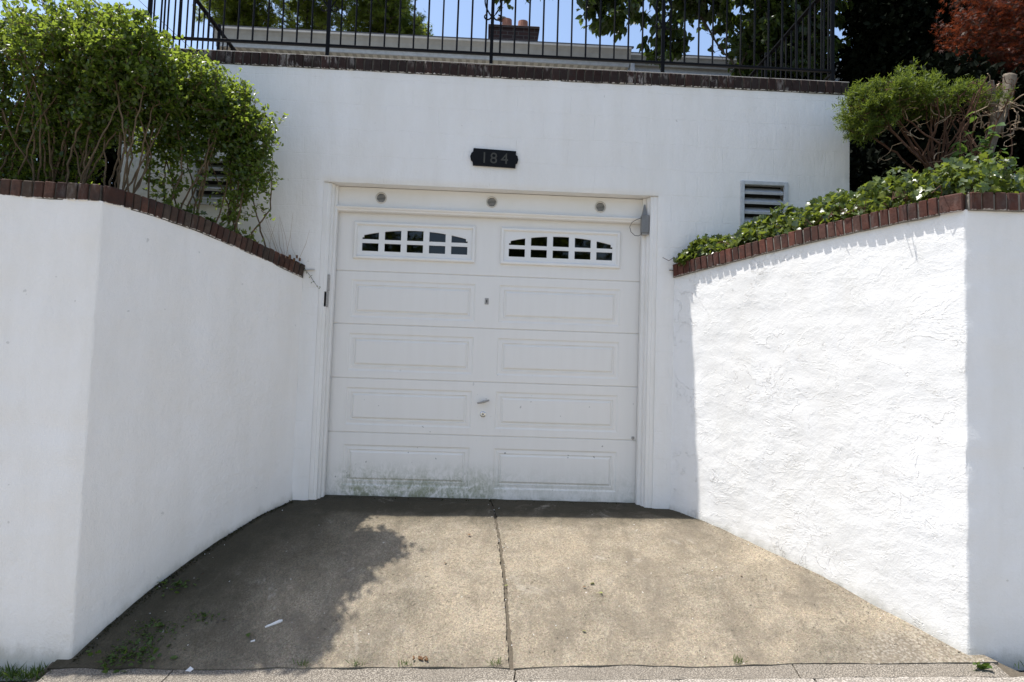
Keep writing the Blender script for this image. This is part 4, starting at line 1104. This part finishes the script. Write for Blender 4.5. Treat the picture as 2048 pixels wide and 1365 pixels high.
# --- sawn stump with two stubs
sp = thing('tree_stump', 'pale sawn-off forked trunk standing among the ivy at right', 'stump', (3.62, -.42, 2.5))
def trunk(name, P, R, mat, parent, k=16, seed=0):
    t_ = np.linspace(0, 1, len(P)); tt = np.linspace(0, 1, 26); Pn = np.array(P, float); PP = np.stack([np.interp(tt, t_, Pn[:, i]) for i in range(3)], 1); RR = np.interp(tt, t_, R)
    b = B().tube([tuple(p) for p in PP], list(RR), k); V = []
    for q, v in enumerate(b.v):
        c = PP[q // k]; d = Vector(v) - Vector(c); f = 1 + .16 * nz(v[0] * 40, v[1] * 40, v[2] * 5 + seed) + .14 * nz(v[0] * 14, v[1] * 14, v[2] * 12 + seed) + (.25 * nz(v[0] * 60, v[1] * 60, seed) if q // k == 25 else 0)
        w = Vector(c) + d * f; V.append((w.x, w.y, w.z + (.35 * RR[-1] * nz(v[0] * 50, v[1] * 50, seed) if q // k >= 24 else 0)))
    return put(name, V, b.f, mat, parent, True)
trunk('trunk', [(3.60, -.42, 2.4), (3.63, -.42, 2.65), (3.67, -.42, 2.82), (3.71, -.42, 2.93)], [.055, .046, .042, .046], 'bark_pale', sp)
trunk('stub', [(3.71, -.42, 2.90), (3.70, -.43, 3.05), (3.67, -.44, 3.20), (3.655, -.44, 3.27)], [.034, .029, .030, .033], 'bark_pale', sp, 16, 3)
trunk('stub', [(3.72, -.42, 2.91), (3.79, -.40, 3.08), (3.83, -.40, 3.24), (3.85, -.40, 3.34)], [.040, .037, .039, .043], 'bark_pale', sp, 16, 7)
rng = np.random.default_rng(33); b = B()
for i in range(20):
    p = np.array((3.74, -.46, 3.0)) + rng.normal(0, 1, 3) * (.10, .03, .09); q = [tuple(p)]; d = norm(rng.normal(0, 1, 3))
    for k in range(7): d = norm(d + rng.normal(0, .4, 3)); p = p + d * .03; q.append(tuple(p))
    b.tube(q, .0042, 5)
b.put('dead_vine', 'twig_dead', sp)['kind'] = 'stuff'

# --- broad-leaved shoots round the stump
def shoots(label, base, n, seed, h=.35):
    rng = np.random.default_rng(seed); t = thing('leafy_shoot', label, 'plant', base, 'broad leaved shoots in the right bed'); b = B(); P = []; D = []; U = []; Z = []
    for i in range(n):
        p = np.array(base) + rng.normal(0, .05, 3) * (1, 1, 0); e = p + (rng.normal(0, .10), rng.normal(-.05, .08), h * rng.uniform(.6, 1.)); b.tube([tuple(p), tuple((p + e) / 2 + rng.normal(0, .012, 3)), tuple(e)], [.005, .004, .0025], 5)
        for k in range(6):
            f = rng.uniform(.45, 1.); a = rng.uniform(0, 6.28); P.append(p + (e - p) * f); D.append((math.cos(a), math.sin(a) - .3, -.15)); U.append((rng.normal(0, .3), -.35 + rng.normal(0, .3), 1)); Z.append(rng.uniform(.05, .095))
    b.put('stalk', 'bark_yew', t); put('leaves', *leaf_mesh(np.array(P), np.array(D), np.array(U), np.array(Z), 'droop'), 'leaf_poke', t, False, True)
shoots('big-leaved green shoots standing between yew and sawn stump', (3.42, -.62, 2.32), 6, 41)
shoots('big-leaved green shoots at the foot of the sawn stump', (3.72, -.62, 2.30), 6, 42, .40)
shoots('small leafy shoots just behind the right coping corner brick', (2.98, -.95, 2.10), 8, 44, .34)
shoots('tall leafy shoots at the right photo edge in front of the stump', (3.92, -.72, 2.34), 8, 45, .46)
shoots('leafy shoots threading up through the bare shrub', (3.30, -.70, 2.40), 8, 46, .5)
shoots('pale leafy shoots beside the garage corner under the yew', (2.83, -.45, 2.18), 3, 43, .26)

# --- trees
rng = np.random.default_rng(51)
tips = np.concatenate([ell(rng, 560, (3.5, 2.9, 6.1), (1.1, .9, .9), 2.), ell(rng, 215, (2.3, 2.9, 5.95), (.75, .7, .5), 2.), ell(rng, 150, (1.45, 2.9, 5.75), (.48, .5, .55), 2.), ell(rng, 40, (.95, 2.95, 6.0), (.5, .4, .35), 2.),
                       ell(rng, 34, (.05, 2.95, 5.85), (.42, .3, .2), 2.), ell(rng, 420, (3.6, 3.0, 5.3), (.75, .7, .55), 2.), ell(rng, 50, (2.05, 2.9, 5.2), (.35, .4, .2), 2.)])
st = [[(3.35, 3.0, 3.2), (3.22, 3.0, 4.6), (3.05, 3.0, 4.95), (2.80, 3.0, 5.22), (2.62, 3.0, 5.52), (2.42, 3.0, 5.75), (1.9, 2.95, 6.05), (1.2, 2.9, 6.2)], [(3.05, 3., 4.95), (3.25, 2.95, 5.4), (3.4, 2.95, 6.0), (3.7, 2.9, 6.6)], [(3.15, 3.0, 4.8), (3.75, 3.05, 5.3), (4.1, 3.0, 5.9)]]
t, ends = plant('dogwood_tree', 'drooping-leaved tree with leaning trunk behind the right end of the railing', 'tree', (3.35, 3.0, 3.2), rng, st, tips, 'leaf_dogwood', 'bark_dark', r_tip=.0035, rmax=.085, k=7, part=('trunk', 'crown'), per=9, size=.098, kind='droop', L=.26, spread=.8, upbias=.9, droop=.75)
rng = np.random.default_rng(52)
tips = np.concatenate([ell(rng, 1500, (-6.7, 18.2, 15.1), (3.7, 2.6, 3.0), 2.6), ell(rng, 240, (-9.1, 18, 13.5), (1.3, 1.5, 1.2), 2.5), ell(rng, 300, (-3.9, 18, 13.4), (1.5, 1.5, 1.1), 2.5), ell(rng, 90, (-2.75, 18, 12.7), (.55, .8, .45), 2.)])
st = [[(-6.4, 18.3, 3.2), (-6.5, 18.3, 9), (-6.6, 18.2, 12), (-6.7, 18.2, 16)], [(-6.5, 18.3, 9.5), (-4.6, 18.2, 12.2), (-3.4, 18.1, 13.6)], [(-6.5, 18.3, 10), (-8.2, 18.2, 12.3), (-9.3, 18.1, 13.8)]]
plant('maple_tree', 'large green maple behind the house roof at left', 'tree', (-6.4, 18.3, 3.2), rng, st, tips, 'leaf_maple', 'bark_dark', r_tip=.012, rmax=.28, k=6, part=('trunk', 'crown'), per=26, size=.20, kind='star', L=.75, spread=1.0, upbias=1.0, droop=.2)
rng = np.random.default_rng(53)
t = thing('conifer_tree', 'tall nearly black evergreen between terrace and red maple', 'tree', (5.0, 2.8, 3.2))
trunk('trunk', [(5.0, 2.8, 3.1), (5.0, 2.8, 6), (5.0, 2.8, 10)], [.12, .10, .03], 'bark_dark', t)
n = 6500; z = 3.25 + 6.6 * rng.random(n) ** 1.2; rad = (.86 - .085 * (z - 3.2)) * np.sqrt(rng.uniform(.25, 1.05, n)); a = rng.uniform(0, 2 * math.pi, n)
E_ = np.stack([5.0 + rad * np.cos(a), 2.8 + rad * np.sin(a), z], 1); dd = np.stack([np.cos(a), np.sin(a), rng.uniform(-.5, .5, n)], 1)
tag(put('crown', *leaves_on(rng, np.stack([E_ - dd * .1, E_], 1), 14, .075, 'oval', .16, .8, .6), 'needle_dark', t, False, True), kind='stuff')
rng = np.random.default_rng(54)
tips = np.concatenate([ell(rng, 900, (5.30, 1.35, 4.80), (.78, .6, .62), 2.4), ell(rng, 300, (5.5, 1.2, 4.35), (.7, .5, .32), 2.)])
plant('red_maple', 'red-leaved ornamental maple at the upper right edge', 'tree', (5.5, 1.5, 3.1), rng, [[(5.5, 1.5, 3.1), (5.45, 1.45, 4.0), (5.3, 1.4, 4.8)], [(5.47, 1.46, 3.9), (5.8, 1.3, 4.6)], [(5.47, 1.46, 4.0), (4.95, 1.35, 4.7)]], tips, 'leaf_red', 'bark_dark', r_tip=.002, rmax=.05,
      part=('trunk', 'crown'), per=11, size=.062, kind='star', L=.2, spread=1., upbias=1.1, droop=.15)

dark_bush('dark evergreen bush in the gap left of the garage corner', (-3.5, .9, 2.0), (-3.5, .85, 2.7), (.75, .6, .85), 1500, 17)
dark_bush('near-black bush added as shade behind the yew', (4.1, .75, 2.8), (4.18, .8, 3.42), (.62, .5, .72), 1500, 18)  # added to fill the sunlit bank behind the yew with darkness
dark_bush('near-black bush added as shade behind the sawn stump at the right edge', (5.2, .5, 2.9), (5.2, .55, 3.4), (.8, .5, .75), 1500, 19)  # also added, its black leaves stand in for the shaded backdrop
dark_bush('low near-black bush added as shade in the corner between garage and yew', (3.2, .30, 2.3), (3.2, .32, 2.62), (.36, .26, .36), 600, 20, .05)  # added to cover sunlit soil where the yew's shadow should lie
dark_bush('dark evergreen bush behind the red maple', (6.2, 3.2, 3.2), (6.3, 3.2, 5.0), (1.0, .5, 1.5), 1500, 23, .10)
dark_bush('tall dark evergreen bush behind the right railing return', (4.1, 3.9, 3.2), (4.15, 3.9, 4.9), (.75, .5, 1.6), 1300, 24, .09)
# trees on the far side of the street, mirrored dimly in the door panes
rng = np.random.default_rng(55); tips = np.concatenate([ell(rng, 700, (-7, -27, 6.5), (4.2, 3.5, 4.0), 2.6), ell(rng, 200, (-4.6, -26.6, 5.2), (2.2, 2., 2.), 2.5)])
TG = 'trees across the street reflected in the door panes'
t0, _ = plant('street_tree', 'tree across the street reflected in the leftmost panes of the door', 'tree', (-7, -27, -1.7), rng, [[(-7, -27, -1.75), (-7, -27, 3), (-6.8, -27, 8)], [(-7, -27, 2.5), (-5, -26.7, 5)]], tips, 'leaf_maple', 'bark_dark', TG, r_tip=.02, rmax=.3, k=5, part=('trunk', 'crown'), per=22, size=.34, kind='star', L=.9, spread=1., upbias=.8)
for lab, x, y, rz in (('tree across the street reflected in the middle panes of the door', 2.5, -25.5, 2.), ('tree across the street reflected in the rightmost panes of the door', 11, -27, 4.1)):
    c = t0.copy(); COL.objects.link(c); c.location = (x, y, -1.7); c.rotation_euler = (0, 0, rz); c['label'] = lab
    for ch in list(t0.children):
        d = ch.copy(); COL.objects.link(d); d.parent = c

# --- dry grass, trailing vine, weeds
rng = np.random.default_rng(61)
t = thing('dry_grass', 'wispy dry grass stalks at the low end of the left coping', 'grass', (-1.52, -.12, 1.78)); b = B()
for i in range(12):
    p = np.array((-1.535, -.13, 1.80)) + rng.normal(0, 1, 3) * (.045, .03, .0); e = p + (rng.normal(-.05, .09), rng.normal(0, .04), rng.uniform(.2, .42)); m = (p + e) / 2 + rng.normal(0, .015, 3); b.tube([tuple(p), tuple(m), tuple(e)], [.0013, .0011, .0006], 4)
b.put('stalks', 'twig_dead', t)['kind'] = 'stuff'
b = B()
for i in range(16):
    p = np.array((-1.51, -.10, 1.80)) + rng.normal(0, 1, 3) * (.07, .03, .008); b.box(p[0] - .006, p[0] + .006, p[1] - .006, p[1] + .006, p[2] - .008, p[2] + .014)
b.put('dead_leaves', 'dead_leaf', t)['kind'] = 'stuff'
t = thing('trailing_vine', 'thin vine trailing down the facade below the left coping end', 'vine', (-1.42, -.03, 1.76)); b = B()
pts = [(-1.435, -.035, 1.775), (-1.40, -.02, 1.735), (-1.36, -.018, 1.69), (-1.33, -.018, 1.645), (-1.295, -.018, 1.60)]
b.tube(pts, [.0022, .002, .0018, .0016, .001], 5); b.put('stem', 'bark_dark', t)
q = np.array(pts)[np.repeat(np.arange(5), 3)] + rng.normal(0, .008, (15, 3)) * (1, .2, 1); put('leaves', *leaf_mesh(q, rng.normal(0, 1, (15, 3)), np.tile((0., -1, .3), (15, 1)), np.full(15, .014), 'oval'), 'leaf_ivy', t, False, True)
def weed(name, label, P, size, seed, blade=False, cat='weed', group=None, mat='leaf_weed', kind=None):
    rng = np.random.default_rng(seed); P = np.array(P); n = len(P); t = tuple(P.mean(0)); d = rng.normal(0, 1, (n, 3)); u = rng.normal(0, .5, (n, 3)); u[:, 2] += .9
    if blade: d[:, 2] = np.abs(d[:, 2]) + 1.0
    else: d[:, 2] = np.abs(d[:, 2]) * .4
    V, F = leaf_mesh(P, d, norm(u), size * (1 + rng.uniform(-.4, .4, n)), 'blade' if blade else 'oval')
    o = put(name, V, F, mat, None, False, True); tag(o, label, cat, group, kind); return o
def dpt(u, s, dz=.004): p = drive(u, s); return (p.x, p.y, p.z + dz)
WG = 'small weeds in the driveway joints'
rng = np.random.default_rng(71)
weed('weed', 'mossy weed carpet along the foot of the left wall corner', [dpt(.035 + .05 * rng.random() + .02 * rng.random() ** 2, rng.uniform(.86, 1.02), rng.uniform(.001, .012)) for _ in range(230)], .018, 1, kind='stuff')
weed('weed', 'leafy weed clump on the pavement joint near the left corner', [dpt(.062 + .022 * rng.normal(), 1.01 + .03 * rng.normal(), rng.uniform(.004, .03)) for _ in range(90)], .03, 2, kind='stuff')
weed('weed', 'small weed tuft by the left wall halfway up the driveway', [dpt(.035 + .014 * rng.normal(), .70 + .02 * rng.normal(), rng.uniform(.002, .02)) for _ in range(40)], .03, 3, group=WG)
weed('weed', 'green moss tuft in the shade of the left wall', [dpt(.115 + .012 * rng.normal(), .845 + .012 * rng.normal(), rng.uniform(.002, .012)) for _ in range(40)], .022, 4, kind='stuff')
for k, (u, lab) in enumerate(((.275, 'weed sprig in the lower joint left of the litter'), (.33, 'weed sprig in the lower joint, second from left'), (.385, 'weed sprig in the lower joint beside the brown litter'), (.485, 'weed sprig in the lower joint at the centre seam'), (.745, 'weed sprig in the lower joint at far right'))):
    p = drive(u, 1.025); weed('weed', lab, [(p.x + rng.normal(0, .02), p.y + rng.normal(0, .006) - .015, p.z + rng.uniform(-.01, .01)) for _ in range(26)], .034, 80 + k, True, group=WG)
g = []
for _ in range(420):
    x = rng.uniform(-2.95, -2.33); p = front(x, rng.uniform(.0, .10)); g.append((p.x, p.y, street_z(p.x) - .03))
weed('grass_tuft', 'grass growing along the foot of the left front wall', g, .07, 90, True, 'grass')
g = []
for _ in range(60):
    x = rng.uniform(2.75, 3.2); p = front(x, rng.uniform(.0, .06)); g.append((p.x, p.y, street_z(p.x) - .035))
weed('grass_tuft', 'sparse weeds at the foot of the right front wall', g, .035, 91, True, 'grass')
p = front(2.60, .1); weed('weed', 'single weed at the foot of the right wall corner', [(p.x + rng.normal(0, .015), p.y + rng.normal(0, .015), street_z(p.x) + rng.uniform(-.03, .02)) for _ in range(16)], .04, 92, group=WG)

# moss along the foot of the walls, crumbs and grit washed against them
rng = np.random.default_rng(75)
P = [dpt(.006 + .010 * rng.random() ** 2, rng.uniform(.02, 1.02), rng.uniform(-.001, .006)) for _ in range(900)] + [dpt(rng.uniform(.03, .97), -.06 - .015 * rng.random(), .001) for _ in range(160)]
t_ = weed('moss', 'dark moss line along the foot of the left wall and door', P, .011, 76, False, 'moss', None, 'moss', 'stuff')
V = []; F = []
T = np.array([(1, 0, 0), (-.5, .87, 0), (-.5, -.87, 0), (0, 0, .9)]); TF = [(0, 1, 3), (1, 2, 3), (2, 0, 3)]
for mat, n, nm, lab in (('chalk', 70, 'plaster_crumbs', 'tiny white plaster crumbs scattered along the wall feet'), ('joint_dirt', 420, 'grit', 'small dark grit scattered over the driveway and its joints')):
    V = []; F = []
    for i in range(n):
        m_ = rng.random()
        if m_ < .35: u, q = 1 - .03 * rng.random() ** 2 - .005, rng.uniform(0, 1.02)
        elif m_ < .5: u, q = .01 + .05 * rng.random() ** 2, rng.uniform(0, 1.02)
        elif m_ < .75: q = rng.uniform(0, 1.); u = joint_u(q) + rng.normal(0, .006)
        else: u, q = rng.random(), rng.uniform(0, 1.03)
        c = np.array(dpt(u, q, .0)); r = rng.uniform(.0018, .0055) * (1.0 if mat == 'chalk' else .9); a = rng.uniform(0, 6.28); R_ = np.array([[math.cos(a), -math.sin(a), 0], [math.sin(a), math.cos(a), 0], [0, 0, 1]])
        o = len(V); V += [tuple(c + R_ @ (v * r * rng.uniform(.6, 1.4, 3))) for v in T]; F += [tuple(o + k for k in f) for f in TF]
    tag(put(nm, V, F, mat), lab, 'debris', kind='stuff')

# --- things lying on the concrete
FG = 'fallen leaves on the driveway'
def ground_hit(px, py):
    """where the line of sight through a photo pixel meets the paving"""
    d = Vector(CF) + Vector(CR) * ((px - 1024) / 1365) - Vector(CU) * ((py - 682.5) / 1365); c = cam.matrix_world.translation
    for i in range(1, 4000):
        q = c + d * (2.5 + i * .001)
        s = (q.y / lerp(L1[1], R1[1], .5)); a = lerp(L0[0], L1[0], s); b_ = lerp(R0[0], R1[0], s); u = (q.x - a) / (b_ - a)
        s = q.y / lerp(L1[1], R1[1], u)
        if q.z < drive(u, min(1.09, s)).z: return Vector((q.x, q.y, drive(u, min(1.09, s)).z))
    return q
def fallen(label, px, py, size, kind, mat, seed):
    rng = np.random.default_rng(seed); q = ground_hit(px, py); a = rng.uniform(0, 6.28)
    o = put('fallen_leaf', *leaf_mesh(np.array([[q.x, q.y, q.z + .012]]), np.array([[math.cos(a), math.sin(a), 0.]]), np.array([[rng.normal(0, .2), rng.normal(0, .2), 1.]]), size, kind), mat); tag(o, label, 'leaf', FG)
fallen('yellow-green fallen leaf right of the centre seam', 1208, 1189, .05, 'star', 'lime_leaf', 1)
fallen('small lime fallen leaf touching the centre seam', 1013, 1176, .04, 'star', 'lime_leaf', 2)
fallen('pale fallen leaf fragment above the yellow-green leaf', 1180, 1171, .035, 'oval', 'lime_leaf', 3)
fallen('tiny lime fallen leaf low on the right slab', 1163, 1265, .028, 'oval', 'lime_leaf', 4)
fallen('green fallen leaf beside the white crumbs on the shaded slab', 496, 1271, .05, 'oval', 'leaf_weed', 5)
fallen('green fallen leaf low on the shaded left slab', 356, 1319, .045, 'oval', 'leaf_weed', 6)
fallen('green fallen leaf in the middle of the left wall shade', 325, 1253, .06, 'ivy', 'leaf_weed', 7)
fallen('small dark red fallen leaf near the left wall', 405, 1153, .045, 'star', 'leaf_red', 8)
fallen('tiny brown fallen leaf near the top of the left slab', 935, 1072, .03, 'oval', 'dead_leaf', 9)
fallen('tiny brown fallen leaf on the right slab by the seam', 1165, 1177, .022, 'oval', 'dead_leaf', 10)
fallen('brown fallen leaf speck at left centre of the slab', 888, 1131, .024, 'oval', 'dead_leaf', 11)
fallen('tiny rusty fallen leaf far right on the slab', 1484, 1157, .022, 'oval', 'dead_leaf', 12)
q = ground_hit(842, 1320); b = B(); rng = np.random.default_rng(5)
for i in range(11):
    p = q + Vector((rng.uniform(-.045, .045), rng.uniform(-.016, .016), .006)); a = rng.uniform(0, 3); h = .006 + .005 * rng.random()
    b.tube([tuple(p - Vector((math.cos(a), math.sin(a), .2)) * h), tuple(p + Vector((math.cos(a), math.sin(a), .3)) * h)], [.004, .006], 6)
tag(b.put('seed_litter', 'dead_leaf'), 'crumbled brown seed litter near the bottom joint', 'litter', kind=None)
a, c = ground_hit(530, 1257), ground_hit(565, 1243); b = B()
P = [tuple(a.lerp(c, i / 6) + Vector((0, .004 * nz(i, 3, 1), .006))) for i in range(7)]
tag(b.tube(P, [.004, .007, .006, .008, .009, .010, .006], 7).put('plaster_stick', 'chalk'), 'broken white plaster strip lying on the shaded slab', 'debris')
q = ground_hit(378, 1344); tag(B().add([(q.x - .02, q.y, q.z + .004), (q.x + .012, q.y - .01, q.z + .005), (q.x + .022, q.y + .008, q.z + .012), (q.x, q.y + .016, q.z + .022), (q.x - .01, q.y + .01, q.z + .005)], [(0, 1, 2, 3), (0, 3, 4), (1, 2, 4), (0, 4, 1), (3, 2, 4)]).put('paper_scrap', 'chalk'), 'white paper scrap on the bottom joint at left', 'scrap')
q = ground_hit(505, 1285); tag(B().tube([(q.x - .01, q.y, q.z + .004), (q.x + .012, q.y + .006, q.z + .008)], [.004, .006], 6).put('plaster_crumb', 'chalk'), 'white plaster crumb below the broken plaster strip', 'debris')
